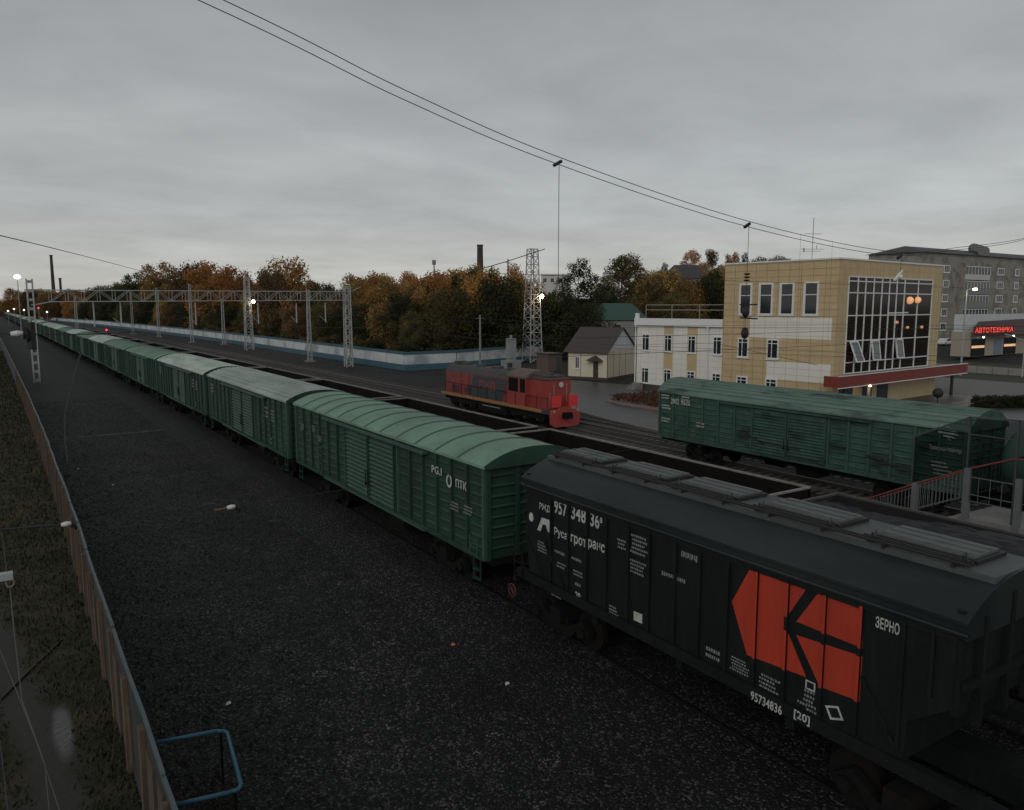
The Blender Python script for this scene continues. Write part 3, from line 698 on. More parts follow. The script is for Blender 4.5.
# the paint runs over the ribs too
ribs_y=[hl(u,600)[0] for u in ribu]
for P in polys:
    Q=[hl(700+x/3,540+y/3) for x,y in P]
    for ry in ribs_y:
        for ys_ in (ry,):
            zsx=[]
            for a_,b_ in zip(Q,Q[1:]+Q[:1]):
                if (a_[0]-ys_)*(b_[0]-ys_)<0:
                    tt=(ys_-a_[0])/(b_[0]-a_[0]); zsx.append(a_[1]+tt*(b_[1]-a_[1]))
            zsx.sort()
            for za_,zb_ in zip(zsx[::2],zsx[1::2]):
                e.add([(-(wx+.0535),ry-.028,za_),(-(wx+.0535),ry+.028,za_),(-(wx+.0535),ry+.028,zb_),(-(wx+.0535),ry-.028,zb_)],[(0,1,2,3)])
e.build('arrow_emblem', orange, hp, fix=False)
def HT(mb,s,u0,v0,u1,v1,h,bold=.008,X=None):
    # u0,v0 = baseline left, u1,v1 = baseline right
    a=hl(u0,v0); c=hl(u1,v1); letter(mb,s,X or XD,a[0],(a[1]+c[1])/2,a[0]-c[0],h,bold=bold)
nm=MB()
HT(nm,'РЖД',539,510,550,514,.19,.01)
HT(nm,'957',554,513,566.5,517.5,.34,.012); HT(nm,'348',571,519,585.5,524,.34,.012); HT(nm,'36',590,526,599,529.5,.34,.012); HT(nm,'8',599.5,523,602,523.5,.13,.004)
nm.build('number_lettering', white, hp)
cn=MB()
HT(cn,'Руса',554,537.5,567,541.5,.25,.012); HT(cn,'грот',570.5,545,586,550,.25,.012); HT(cn,'ранс',588,549.5,604.5,556,.25,.012)
cn.build('company_lettering', white, hp); cn=MB()
lg=[(537,530),(541.5,517.5),(549,520),(551,533),(547.5,532),(545.5,525),(542.5,524.5),(540.5,531)]
P=[hl(u,v) for u,v in lg]; cn.add([(XD,p[0],p[1]) for p in P],[tuple(range(len(P)))])
cn.build('company_logo', white, hp); cn=MB(); P=[hl(531,517)]; cy_,cz_=P[0]
cn.add([(XD,cy_+.1*math.cos(t*.524),cz_+.12*math.sin(t*.524)) for t in range(12)],[tuple(range(12))])
cn.build('round_mark', white, hp)
gn=MB(); HT(gn,'ЗЕРНО',875,628,899,635,.18); gn.build('grain_lettering', white, hp)
for tx_,a_ in (('95734836',(753,699,784,714,.17)),('[20]',(796,719,812,725,.18)),('20',(575,598,580,600,.16))):
    gn=MB(); HT(gn,tx_,*a_,X=-1.605 if tx_!='20' else None); gn.build('sill_lettering' if tx_!='20' else 'weight_lettering', white, hp)
cp=MB()
for (u,v,w,n_,lh) in ((537,540,.42,4,.045),(554,549,.4,1,.08),(571,556,.4,1,.07),(556,561,.4,2,.05),(573,569,.4,2,.05),(575,582,.25,1,.08),(617,538,.3,3,.05),(630,533,.55,5,.055),(629,558,.55,4,.05),(660,570,.42,1,.09),(675,576,.36,1,.09),(679,550,.55,1,.13),(608,604,.35,4,.045),(704,645,.42,2,.08),(730,655,.42,5,.035),(759,672,.42,4,.045),(550,592,.5,1,.06),(586,606,.3,1,.08),(803,688,.22,3,.05),(796,699,.22,1,.05),(806,703,.2,3,.05)):
    p_=hl(u,v); captions(cp,XD,p_[0],p_[1],w,n_,lh)
cp.build('caption_lettering', captionw, hp)
sg=MB()
for pts in ([(633.5,611),(642,614.5),(642,624),(633.5,620)],):
    P=[hl(u,v) for u,v in pts]; sg.add([(XD,p[0],p[1]) for p in P],[tuple(range(len(P)))])
for (u,v,s_) in ((810,686,.11),(834,713,.15)):
    c_=hl(u,v); 
    ang=.35 if u>820 else .785
    for k in range(4):
        a_=ang+k*math.pi/2; b_=a_+math.pi/2
        o1=[(c_[0]+s_*math.cos(t)*1.2,c_[1]+s_*math.sin(t)) for t in (a_,b_)]; i1=[(c_[0]+s_*.7*math.cos(t)*1.2,c_[1]+s_*.7*math.sin(t)) for t in (b_,a_)]
        sg.add([(XD,p[0],p[1]) for p in o1+i1],[(0,1,2,3)])
sg.build('warning_placard', white, hp)
wr=MB()
# next wagon beyond the right edge: only its dark gear is near the frame; nothing built

# ------------------------------------------------------------------ gondolas on the second track
def gondola(loc, label, L=12.15, fill=None):
    root = empty('gondola_wagon', loc, label, 'freight wagon', 'open gondolas on the second track'); h=L/2; hw=1.45; zs=1.2; ze=3.27
    b=MB()
    for s in (-1,1):
        b.box(*sorted((s*(hw-.06),s*hw)),-h,h,zs,ze)
        for k in range(9):
            y=-h+.1+(L-.2)*k/8; b.prism([(y-.11,zs),(y+.11,zs),(y+.07,ze-.05),(y-.07,ze-.05)],'x',*sorted((s*hw,s*(hw+.09))))
    for q in (-1,1): b.box(-hw,hw,*sorted((q*h,q*(h-.07))),zs,ze)
    b.box(-hw,hw,-h,h,zs-.04,zs+.02)
    b.build('body', [rust if fill is None else gond], root)
    r=MB()
    for s in (-1,1): r.box(*sorted((s*(hw-.03),s*(hw+.04))),-h,h,ze,ze+.05)
    for q in (-1,1): r.box(-hw,hw,*sorted((q*(h-.07),q*(h+.02))),ze+.001,ze+.048)
    r.build('top_rim', rim if fill is None else mat('dark rim',(.06,.058,.055),.7), root)
    f=MB(); f.box(-1.3,1.3,-h,h,zs-.25,zs-.05); f.build('underframe', under, root)
    for q in (-1,1): bogie_parts(root,q*(h-1.8)); coupler(root,q*h,q)
    if fill:
        c=MB(); nx_,ny_=14,40; vs=[]
        for j in range(ny_+1):
            for i in range(nx_+1):
                x=-hw+.08+(2*hw-.16)*i/nx_; y=-h+.1+(L-.2)*j/ny_
                z=zs+fill+.13*math.sin(y*.75+1)+(1-(x/hw)**2)*.22+rng.normal()*.035; vs.append((x,y,z))
        c.add(vs,[(j*(nx_+1)+i,j*(nx_+1)+i+1,(j+1)*(nx_+1)+i+1,(j+1)*(nx_+1)+i) for j in range(ny_) for i in range(nx_)])
        o=c.build('coal_load', coal, root, fix=False); o['kind']='stuff'
    return root
gp=12.95
gl=gondola((TR[1],5.95,.3),'black gondola filled with dark coal, beside the far side of the black hopper', fill=1.93)
ge=gondola((TR[1],5.95+gp,.3),'empty rusty-walled gondola standing between the hopper and the weathered green boxcar')
on2=['second','third','fourth','fifth','sixth','seventh','eighth','ninth','tenth','eleventh','twelfth','thirteenth','fourteenth','fifteenth']
for k in range(14):
    y=5.95+gp*(k+2); dydx=-(bend(y+1)-bend(y-1))/2
    lab = 'empty dark gondola just in front of the red locomotive' if k==0 else 'empty dark gondola with pale rim, %s one beyond the gondola by the red locomotive'%on2[k-1].replace('second','first').replace('third','second') if k<3 else 'empty dark gondola, %s from the coal-filled one along the second track'%on2[k]
    inst(ge,(TR[1]-bend(y),y,.3),-math.atan(dydx),lab)

# ------------------------------------------------------------------ red locomotive
lx=34.55; ly0=45.6
lo = empty('shunting_locomotive',(lx,ly0,-.5),'red diesel shunting locomotive with grey side panel standing before the lattice tower','locomotive')
lred=mat('faded loco red',(.25,.052,.047),.6,var=.3,scale=1.2,col2=(.17,.045,.04)); lred2=mat('fluorescent red',(.68,.04,.04),.5,var=.06)
lred3=mat('loco cab red',(.3,.047,.04),.5,var=.2,scale=1.5,streak=.4,streakcol=(.1,.03,.025))
lgrey=mat('loco grey',(.05,.054,.06),.6,var=.25); lroof=mat('loco roof grey',(.05,.051,.05),.7,var=.3,scale=2); lglass=glassm('dark cab glass',(.012,.014,.016))
LL=17.2
f=MB(); f.box(-1.38,1.38,.3,LL,1.05,1.3); f.build('deck',lgrey,lo)
f=MB(); 
for s in (-1,1): f.box(*sorted((s*1.38,s*1.41)),1.2,LL,1.12,1.36)
f.build('side_stripe',mat('orange stripe',(.33,.16,.06)),lo)
hd=MB(); hh=3.7; hw_=1.22
hd.box(-hw_,hw_,6.0,16.6,1.3,hh-.42)
for k in range(12):
    y=6.3+k*.86
    for s in (-1,1): hd.box(*sorted((s*hw_,s*(hw_+.02))),y,y+.03,1.35,hh-.45)
for k in range(1,3):
    hd.box(-hw_-.03,-hw_,13.6+k*.06,13.66+k*.06,1.35,hh-.45)
hd.build('hood',lred,lo)
pn=MB()
for s in (-1,1):
    pn.prism([(13.2,1.36),(11.9,hh-.32),(6.6,hh-.32),(7.8,1.36)] if 0 else [(12.4,1.36),(11.6,hh-.5),(6.1,hh-.5),(7.1,1.36)],'x',*sorted((s*(hw_+.022),s*(hw_+.032))))
pn.build('grey_side_panel',lgrey,lo)
lt=MB(); letter(lt,'РЖД',-hw_-.035,10.6,2.1,2.6,.75,bold=.03); lt.build('lettering',mat('dull red lettering',(.3,.05,.05)),lo)
rf=MB(); rf.prism([(-hw_-.02,hh-.42),(-hw_+.3,hh+.02),(-.6,hh+.16),(.6,hh+.16),(hw_-.3,hh+.02),(hw_+.02,hh-.42)],'y',6.0,16.62)
for y in (7.2,9.6,12.2,14.8): rf.tube((0,y,hh+.15),(0,y,hh+.34),.5,n=14)
rf.box(-.5,.5,15.6,16.3,hh+.16,hh+.4); rf.build('hood_roof',lroof,lo)
cb_=MB(); cb_.box(-1.34,1.34,3.4,6.0,1.3,3.62); cb_.build('cab',lred3,lo)
cr=MB(); pr=[(-1.4+2.8*i/12, 3.62+.5*(1-abs(i/6-1)**2.2)) for i in range(13)]
cr.prism(pr+[(1.4,3.52),(-1.4,3.52)],'y',3.3,6.1); cr.build('cab_roof',mat('brown cab roof',(.12,.09,.075),.7,var=.3),lo)
for s in (-1,1):
    for (a,b_) in ((3.5,4.2),(4.5,5.85)):
        w=MB(); w.box(*sorted((s*1.34,s*1.36)),a,b_,2.4,3.45); w.build('cab_window',lglass,lo)
ns=MB(); ns.prism([(-1.0,1.3),(-1.0,3.45),(-.8,3.66),(.8,3.66),(1.0,3.45),(1.0,1.3)],'y',.75,3.4); ns.build('nose',lred3,lo)
for k in range(4):
    q=MB(); y_=7.0+k*2.3+(.3 if k>1 else 0)
    for s in (-1,1):
        for j in range(6): q.box(*sorted((s*(hw_+.03),s*(hw_+.06))),y_,y_+1.2,1.5+j*.1,1.55+j*.1)
    q.build('grille',lroof,lo)
q=MB()
for s in (-1,1): q.tube((s*.6,.72,1.9),(s*.6,.72,3.2),.02,n=5); q.tube((s*.95,.72,1.5),(s*.95,.72,2.6),.02,n=5)
q.build('grab_iron',steel,lo)
q=MB(); q.box(-.95,.95,3.36,3.4,2.6,3.45); q.build('windshield',lglass,lo)
q=MB(); q.tube((.5,8.5,3.8),(.5,8.5,4.35),.22,n=10); q.build('exhaust_stack',black,lo)
nr=MB(); nr.box(-.8,.8,1.2,3.2,3.62,3.85); nr.tube((0,2,3.85),(0,2,4.0),.3,n=10); nr.box(-1.02,1.02,.74,3.38,3.5,3.64); nr.build('nose_vent',lroof,lo)
fw=MB(); 
for x in (-.95,.25): fw.box(x,x+.62,.735,.75,2.7,3.3)
fw.box(-1.12,-1.1,1.2,2.6,2.7,3.3)
bz=MB(); bz.tube((.05,.72,3.2),(.05,.66,3.2),.2,n=14); bz.build('headlamp',mat('headlamp glass',(.5,.5,.48),.2),lo)
for x in (-1.2,.38):
    q=MB(); q.box(x,x+.82,.1,.2,1.6,2.45); q.build('warning_board',lred2,lo)
bb=MB(); bb.prism([(-1.28,.3),(-1.32,1.05),(-1.25,1.4),(-.6,1.4),(-.5,1.55),(.5,1.55),(.6,1.4),(1.25,1.4),(1.32,1.05),(1.28,.3),(1.0,.12),(-1.0,.12)],'y',.0,.3); bb.build('buffer_beam',lred2 if 0 else mat('bright red beam',(.36,.05,.045),.5,var=.25),lo)
q=MB(); q.box(-.35,.35,-.4,.02,.75,1.2); q.build('coupler',under,lo)
for x in (-1.1,1.1):
    q=MB(); q.tube((x,-.04,1.3),(x,.02,1.3),.12,n=10); q.build('buffer_lamp',mat('lamp lens',(.35,.3,.2),.2),lo)
hr=MB()
for s in (-1,1):
    for k in range(12): hr.tube((s*1.36,.5+k*1.45,1.3),(s*1.36,.5+k*1.45,2.25),.02,n=5)
    hr.tube((s*1.36,.5,2.25),(s*1.36,3.3,2.25),.02,n=5); hr.tube((s*1.36,6.1,2.25),(s*1.36,16.4,2.25),.02,n=5)
hr.build('handrail',under,lo)
ft=MB(); ft.box(-1.25,1.25,6.3,10.8,.3,1.02); ft.box(-1.15,1.15,.5,16.9,.75,1.04); ft.box(-1.3,-1.25,7.2,10,.75,.82,1); ft.build('fuel_tank',[under,steel_d],lo)
for yc in (3.4,13.6):
    f=MB()
    for s in (-1,1):
        f.box(*sorted((s*1.0,s*1.2)),yc-2.3,yc+2.3,.55,.85)
        for d in (-1.8,0,1.8): f.tube((s*1.0,yc+d,.5),(s*1.28,yc+d,.5),.17,n=8); f.box(*sorted((s*1.02,s*1.18)),yc+d-.35,yc+d+.35,.35,.7)
    bo=f.build('bogie',under,lo)
    for d in (-1.8,0,1.8):
        w=MB(); w.tube((-1,yc+d,.5),(1,yc+d,.5),.08)
        for s in (-1,1): w.tube((s*.72,yc+d,.52),(s*.88,yc+d,.52),.52,n=18)
        w.build('wheelset',wheelm,bo)

# ------------------------------------------------------------------ timber-post fence at the left
fn = empty('timber_fence',(1.4,20,0),'grey-blue sheet fence with weathered timber posts and pale top rail along the gravel','fence')
def fx(y): return 1.4-bend(y)
s=MB(); yy=[3+2.0*i for i in range(60)]+list(range(123,420,8))
for a,b_ in zip(yy,yy[1:]):
    s.add([(fx(a)-1.4,a-20,0),(fx(b_)-1.4,b_-20,0),(fx(b_)-1.4,b_-20,2.0),(fx(a)-1.4,a-20,2.0),(fx(a)-1.38,a-20,0),(fx(b_)-1.38,b_-20,0),(fx(b_)-1.38,b_-20,2.0),(fx(a)-1.38,a-20,2.0)],[(0,1,2,3),(7,6,5,4),(3,2,6,7)])
s.build('sheet',bluefence,fn,fix=False)
s=MB()
jt=[random.uniform(-.018,.018) for _ in yy]; jz=[random.uniform(-.015,.02) for _ in yy]
for k_2,(a,b_) in enumerate(zip(yy,yy[1:])): s.bar((fx(a)-1.39+jt[k_2],a-20,2.03+jz[k_2]),(fx(b_)-1.39+jt[k_2+1],b_-20,2.03+jz[k_2+1]-(.03 if k_2%3==0 else 0)),.06,.06)
s.build('top_rail',mat('pale top rail',(.06,.085,.095),.55,var=.3,scale=1.5),fn)
for i,y in enumerate([4.2+2.15*k for k in range(44)]):
    w=random.uniform(.16,.24); t=random.uniform(-.12,.1)
    s=MB(); s.box(fx(y)-1.4-.09,fx(y)-1.4-.003,y-20-w/2,y-20+w/2,-.02,1.9+t); s.build('post',mat('brown fence post',(.12,.082,.05),.85,var=.35,scale=5,stretch=(3,3,.4),col2=(.07,.055,.042),bump=.3),fn)
for y in np.arange(4.6,70,.9):
    if random.random()<.55: s=MB(); s.box(fx(y)-1.4-.045,fx(y)-1.4-.002,y-20,y-20+random.uniform(.25,.7),random.uniform(0,.3),1.3+random.uniform(0,.55)); s.build('plank',wood,fn)
bl=empty('blue_tube_barrier',(1.5,12.8,0),'blue bent tube loop sticking out from the timber fence over the gravel','barrier')
s=MB(); P=[(-.05,1.1,1.0),(1.1,.88,1.0),(1.22,.8,1.0),(1.27,.7,1.0),(1.09,-.98,1.0),(1.02,-1.07,1.0),(.9,-1.07,1.0),(-.05,-.9,1.0)]
s.path(P,.036,n=8)
for p_ in P[1:-1]: s.sphere(p_,.036,8,5)
s.build('tube_loop',bluetube,bl,smooth=True)
for p_ in ((1.2,.75),(1.03,-.98)):
    s=MB(); s.tube((p_[0]-.03,p_[1],0),(p_[0]-.03,p_[1],1.0),.02,n=8); s.build('leg',under,bl)
# ------------------------------------------------------------------ blue and white wall
wb=mat('wall blue',(.045,.11,.15),.7,var=.25); ww=mat('wall white',(.52,.55,.56),.75,var=.2,scale=.6,col2=(.3,.32,.33),c2amt=.4,c2scale=.25)
wl=empty('boundary_wall',(48,103,-.8),'long white concrete wall with blue base and blue cap below the wood','wall')
pts=[(20,655),(30,520),(38.5,430),(43.5,340),(47,250),(48.5,180),(48.5,103),(57.5,103.6),(76,111),(96,118)]
parts=[('base',wb,0,.9,.0),('panel',ww,.9,2.35,-.02),('cap',wb,2.35,2.75,.03)]
for nm_,m_,z0,z1,off in parts:
    s=MB()
    for a,b_ in zip(pts,pts[1:]):
        d=math.dist(a,b_); n=max(1,int(d/6))
        for k in range(n):
            p=(a[0]+(b_[0]-a[0])*k/n-48,a[1]+(b_[1]-a[1])*k/n-103); q=(a[0]+(b_[0]-a[0])*(k+1)/n-48,a[1]+(b_[1]-a[1])*(k+1)/n-103)
            gap = .03 if nm_=='panel' else 0
            qq=(p[0]+(q[0]-p[0])*(1-gap),p[1]+(q[1]-p[1])*(1-gap))
            s.bar((p[0],p[1],(z0+z1)/2),(qq[0],qq[1],(z0+z1)/2),.3+off*2,z1-z0)
    s.build(nm_,m_,wl)

# ------------------------------------------------------------------ lattice structures
def lattice(mb, p, hgt, w0, w1, st=1.0, t=.07, m=0):
    """four-leg lattice column standing at p"""
    n=max(2,int(hgt/st)); C=[(-1,-1),(1,-1),(1,1),(-1,1)]
    def pt(c,k): w=(w0+(w1-w0)*k/n)/2; return (p[0]+C[c][0]*w,p[1]+C[c][1]*w,p[2]+hgt*k/n)
    for c in range(4): mb.bar(pt(c,0),pt(c,n),t,t,m)
    for k in range(n):
        for c in range(4):
            d=(c+1)%4
            mb.bar(pt(c,k),pt(d,k+1),t*.6,t*.6,m) if k%2==0 else mb.bar(pt(d,k),pt(c,k+1),t*.6,t*.6,m)
            mb.bar(pt(c,k+1),pt(d,k+1),t*.6,t*.6,m)
def bat(mb, p, hgt, w, t=.12, dirv=(1,0), st=.8, m=0):   # battened two-channel column
    for s in (-1,1):
        mb.bar((p[0]+dirv[0]*s*w/2,p[1]+dirv[1]*s*w/2,p[2]),(p[0]+dirv[0]*s*w/2,p[1]+dirv[1]*s*w/2,p[2]+hgt),t,.25,m)
    z=p[2]+.3
    while z<p[2]+hgt:
        mb.bar((p[0]-dirv[0]*w/2,p[1]-dirv[1]*w/2,z),(p[0]+dirv[0]*w/2,p[1]+dirv[1]*w/2,z),.2,.3,m); z+=st
white_steel=mat('pale painted steel',(.33,.34,.335),.6,var=.15)
ga=empty('catenary_gantry',(2.35,101.6,0),'long lattice catenary gantry spanning all the tracks between two tall masts','gantry')
ex=(44.2-2.35,114.5-101.6); eL=math.hypot(*ex); ed=(ex[0]/eL,ex[1]/eL)
s=MB(); bat(s,(0,0,0),11.6,.58,st=1.0,dirv=ed,t=.16); s.build('mast',white_steel,ga)
s=MB(); lattice(s,(ex[0],ex[1],-.8),12.4,1.0,.8,st=.75,t=.14); s.build('mast',white_steel,ga)
s=MB(); zl,zr=9.1,9.55; hb=1.3
pn_=(-ed[1],ed[0]); nb=24; s0=2.0
def gp_(k,top,sd): 
    tt=s0+(eL-s0)*k/nb; return (ed[0]*tt+pn_[0]*sd*.4, ed[1]*tt+pn_[1]*sd*.4, zl+(zr-zl)*k/nb+(hb if top else 0))
for sd_ in (-1,1):
    for top in (0,1): s.bar(gp_(0,top,sd_),gp_(nb,top,sd_),.11)
    for k in range(nb):
        s.bar(gp_(k,0,sd_),gp_(k,1,sd_),.05); s.bar(gp_(k,k%2,sd_),gp_(k+1,(k+1)%2,sd_),.05)
for k in range(nb+1):
    for top in (0,1): s.bar(gp_(k,top,-1),gp_(k,top,1),.06)
s.bar((-.5,0,zl+hb),(s0*ed[0]*1.05,s0*ed[1]*1.05,zl+hb),.14); s.bar((0,0,zl-.4),(s0*ed[0]*1.05,s0*ed[1]*1.05,zl),.12)
s.build('truss',white_steel,ga)
for u in (93,120,195,257.6,296,325):
    d=ray(u,300); az=math.atan2(d.x,d.y); # intersection with truss line
    tt=( -(2.35)*math.cos(az)+101.6*math.sin(az))/(ed[0]*math.cos(az)-ed[1]*math.sin(az))
    q=MB(); q.tube((ed[0]*tt,ed[1]*tt,zl),(ed[0]*tt,ed[1]*tt,zl-2.9),.09,n=6); q.bar((ed[0]*tt,ed[1]*tt,zl-2.7),(ed[0]*tt-.9,ed[1]*tt,zl-1.9),.06); q.build('hanger_post',white_steel,ga)
s=MB()
for sx in (1,): s.bar((ex[0],ex[1],10.6),(ex[0]+2.2,ex[1]-.4,11.6),.08)
s.build('bracket_arm',steel,ga)

def mastrow(u,y,top_v,w,label,z0=-.8):
    x,_=ony(u,300,y); _,zt=ony(u,top_v,y)
    o=empty('catenary_mast',(x,y,z0),label,'mast','lattice masts beside the tracks')
    s=MB(); lattice(s,(0,0,0),zt-z0,w*.85,w*.5,st=1.1,t=.09); s.build('column',white_steel,o)
    s=MB(); s.box(-w,w,-w,w,-.05,.25); s.build('footing',concrete,o)
    return o,x,zt
mastrow(308,128.8,290,.72,'slim pale lattice mast between the lit tower and the gantry right mast')
for u,y,tv,lab in [(190,215,284,'slim far mast left of the lit tower'),(157,262,288,'slim far mast, second to the left of the lit tower'),(131,300,292,'slim far mast, third to the left of the lit tower'),(75,240,296,'slim far mast rising beside the green train under the gantry'),(222,200,300,'short mast just left of the lit tower')]:
    mastrow(u,y,tv,.8,lab)
lampw=emit('warm lamp glow',(1,.72,.42),45); lampw2=emit('pale lamp glow',(1,.86,.68),38)
def point(loc,e,col=(1,.75,.5),r=.25,parent=None):
    d=bpy.data.lights.new('lamp_light','POINT'); d.energy=e; d.color=col; d.shadow_soft_size=r; o=bpy.data.objects.new('lamp_light',d); COL.objects.link(o); o.location=loc
    if parent: o.parent=parent
    return o
def tower(x,y,z0,zt,w0,w1,label,lampz,lampm,ldir=(.7,-.6),lr=.35,en=300):
    o=empty('lattice_light_tower',(x,y,z0),label,'light tower')
    s=MB(); lattice(s,(0,0,0),zt-z0,w0,w1,st=1.25,t=.14); s.build('lattice',white_steel,o)
    s=MB(); s.bar((0,0,lampz-z0+.2),(ldir[0],ldir[1],lampz-z0+.25),.1); s.tube((ldir[0],ldir[1],lampz-z0+.1),(ldir[0],ldir[1],lampz-z0+.45),.42,.2,n=12); s.build('floodlight',steel_d,o)
    f=o.children[-1]; s=MB(); s.sphere((ldir[0],ldir[1]-.1,lampz-z0),lr,12,8); s.build('bulb',lampm,f,smooth=True)
    point((ldir[0]*1.3,ldir[1]*1.5-.4,lampz-z0-.3),en,parent=o)
    return o
tower(74.3,107.7,-.8,18.1,2.5,1.3,'tall pale lattice tower with lit lamp behind the red locomotive',10.3,lampw,(1.1,-1.0),.36,200)
tower(43.8,172,-.8,14.8,1.6,.9,'lattice tower with lit lamp standing by the white wall beyond the gantry',9.7,lampw2,(1.1,-.5),.36,130)
# far lamps and poles
o=empty('yard_lamp',(3.1,250,0),'distant lit yard lamp on a thin post at the far left','street lamp'); s=MB(); s.tube((0,0,0),(0,0,16.4),.16,.1,n=6); s.build('post',steel_d,o)
s=MB(); s.sphere((0,0,16.6),.75,12,8,sz=.7); s.build('lamp_head',emit('distant lamp',(1,.95,.85),10),o,smooth=True)
for u,v in ((47,312),(14,309),(8,311),(24,310)):
    x,y=ony(u,v,420)[0],420; z=ony(u,v,420)[1]
    o=empty('yard_lamp',(x,y,-.8),{47:'tiny lamp post near the far end of the train by the left mast',14:'tiny lit lamp at the far left horizon',8:'tiny lit lamp at the left edge above the train',24:'tiny pale lamp at the horizon right of the yard lamp'}[u],'street lamp'); s=MB(); s.tube((0,0,0),(0,0,z+.7),.1,n=5); s.build('post',steel_d,o); s=MB(); s.sphere((0,0,z+.8),.4,8,5); s.build('lamp_head',emit('tiny lamp',(1,.9,.75),1.6),o)
for (u,v,Y,lab) in ((106.5,330,190,'red signal light on a post between the trains'),(38.5,308,380,'red signal light near the horizon by the left gantry mast')):
    x,z=ony(u,v,Y); o=empty('railway_signal',(x,Y,0),lab,'signal','red signals')
    s=MB(); s.tube((0,0,0),(0,0,z+.5),.09,n=6); s.build('post',steel_d,o); s=MB(); s.box(-.3,.3,0,.25,z-.6,z+.6); s.build('signal_head',black,o)
    s=MB(); s.sphere((0,-.05,z),.24 if Y<200 else .35,10,6); s.build('lens',emit('red lens',(1,.06,.1),1.3),o)
# utility pole and grey cabinet behind the loco
x,z=ony(480,315,100); o=empty('utility_pole',(x,100,-.8),'thin concrete pole before the white wall, left of the tower','pole')
s=MB(); s.tube((0,0,0),(0,0,z+.8),.2,.13,n=8); s.build('shaft',concrete,o); s=MB(); s.bar((-.7,0,z+.3),(.7,0,z+.3),.1); s.build('crossarm',concrete,o)
x,z=ony(511,337,98); o=empty('relay_tank',(x,98,-.8),'grey stepped metal cabinet standing behind the locomotive left of the tower','cabinet')
s=MB(); s.box(-1.2,1.2,-1,1,0,1.3); s.build('base',steel_d,o); s=MB(); s.box(-.55,.55,-.6,.6,1.3,z+.6); s.tube((0,0,z+.6),(0,0,z+1.1),.2,n=8); s.build('housing',steel_d,o)
x,z=ony(548,352,92); o=empty('brick_booth',(x,92,-.8),'small reddish booth behind the locomotive nose beside the tower foot','booth')
s=MB(); s.box(-1.0,1.4,-1.5,1.5,0,2.5); s.build('wall',mat('brown booth wall',(.12,.085,.07),.9),o); s=MB(); s.box(-1.2,1.6,-1.7,1.7,2.5,2.62); s.build('roof',lroof,o)
s=MB(); s.box(.4,1.2,-1.52,-1.5,.05,2.0); s.build('door',lgrey,o)

# ------------------------------------------------------------------ cottage
cream=mat('cream plaster',(.6,.54,.42),.85,var=.08,scale=.8); plinth=mat('dark plinth',(.06,.05,.045),.9,var=.3)
tanw=mat('tan facade tile',(.52,.395,.225),.6,var=.1,scale=.7,streak=.35,streakcol=(.25,.2,.13)); lightw=mat('off white facade tile',(.72,.7,.64),.6,var=.05,scale=.7); joint=mat('tile joint',(.37,.28,.16),.8)
whitep=mat('white trim paint',(.7,.71,.7),.5,var=.05); wing=mat('dark window glass',(.02,.024,.03),.05)
wing=glassm('dark window glass',(.03,.036,.042),.06)
def frame_of(o, dx, ny_):   # local->world for a facade: origin o, along dx, outward ny_
    return lambda a,b,z:(o[0]+dx[0]*a+ny_[0]*b, o[1]+dx[1]*a+ny_[1]*b, z)
def fbox(mb,F,a0,a1,b0,b1,z0,z1,m=0):
    P=[F(a,b,z) for z in (z0,z1) for a,b in ((a0,b0),(a1,b0),(a1,b1),(a0,b1))]
    mb.add(P,[(0,3,2,1),(4,5,6,7),(0,1,5,4),(1,2,6,5),(2,3,7,6),(3,0,4,7)],m)
def window(parent,F,a0,a1,z0,z1,mull=(.5,),trans=(.75,),fr=.09,depth=.08):
    w=MB(); fbox(w,F,a0-.02,a1+.02,.0,depth*.4,z0-.02,z1+.02); o=w.build('window',whitep,parent)
    g=MB(); fbox(g,F,a0+fr,a1-fr,depth*.4,depth*.4+.01,z0+fr,z1-fr); g.build('pane',wing,o)
    f=MB()
    for (x0,x1,y0,y1) in ((a0,a0+fr,z0,z1),(a1-fr,a1,z0,z1),(a0+fr,a1-fr,z0,z0+fr),(a0+fr,a1-fr,z1-fr,z1)): fbox(f,F,x0,x1,depth*.4,depth,y0,y1)
    for q in mull: c=a0+(a1-a0)*q; fbox(f,F,c-.035,c+.035,depth*.4+.012,depth-.01,z0+fr,z1-fr)
    for q in trans: c=z0+(z1-z0)*q; fbox(f,F,a0+fr,a1-fr,depth*.4+.011,depth-.014,c-.035,c+.035)
    f.build('frame',whitep,o)
    s=MB(); fbox(s,F,a0-.08,a1+.08,.0,.16,z0-.1,z0-.02); s.build('sill',whitep,o)
    return o
A=(61.1,80.3);B=(63.4,75.1); dl=math.dist(A,B); cd=((B[0]-A[0])/dl,(B[1]-A[1])/dl); cn=(cd[1],-cd[0])   # outward
if cn[0]>0: cn=(-cn[0],-cn[1])
ct=empty('cottage',(0,0,-.8),'small cream cottage with dark gable roof beside the two-storey wing','house')
F=frame_of(A,cd,cn); W=8.6
s=MB(); fbox(s,F,0,dl,-W,0,0,3.75); 
s.add([F(dl,0,3.75),F(dl,-W,3.75),F(dl,-W/2,6.6),F(0,0,3.75),F(0,-W,3.75),F(0,-W/2,6.6)],[(0,1,2),(5,4,3),(0,2,5,3),(1,4,5,2)])
s.build('wall',cream,ct)
s=MB(); fbox(s,F,-.02,dl+.02,-W-.02,.02,0,.35); s.build('plinth',plinth,ct)
s=MB(); rfm=mat('brown metal tile roof',(.055,.043,.043),.5,var=.2,scale=3)
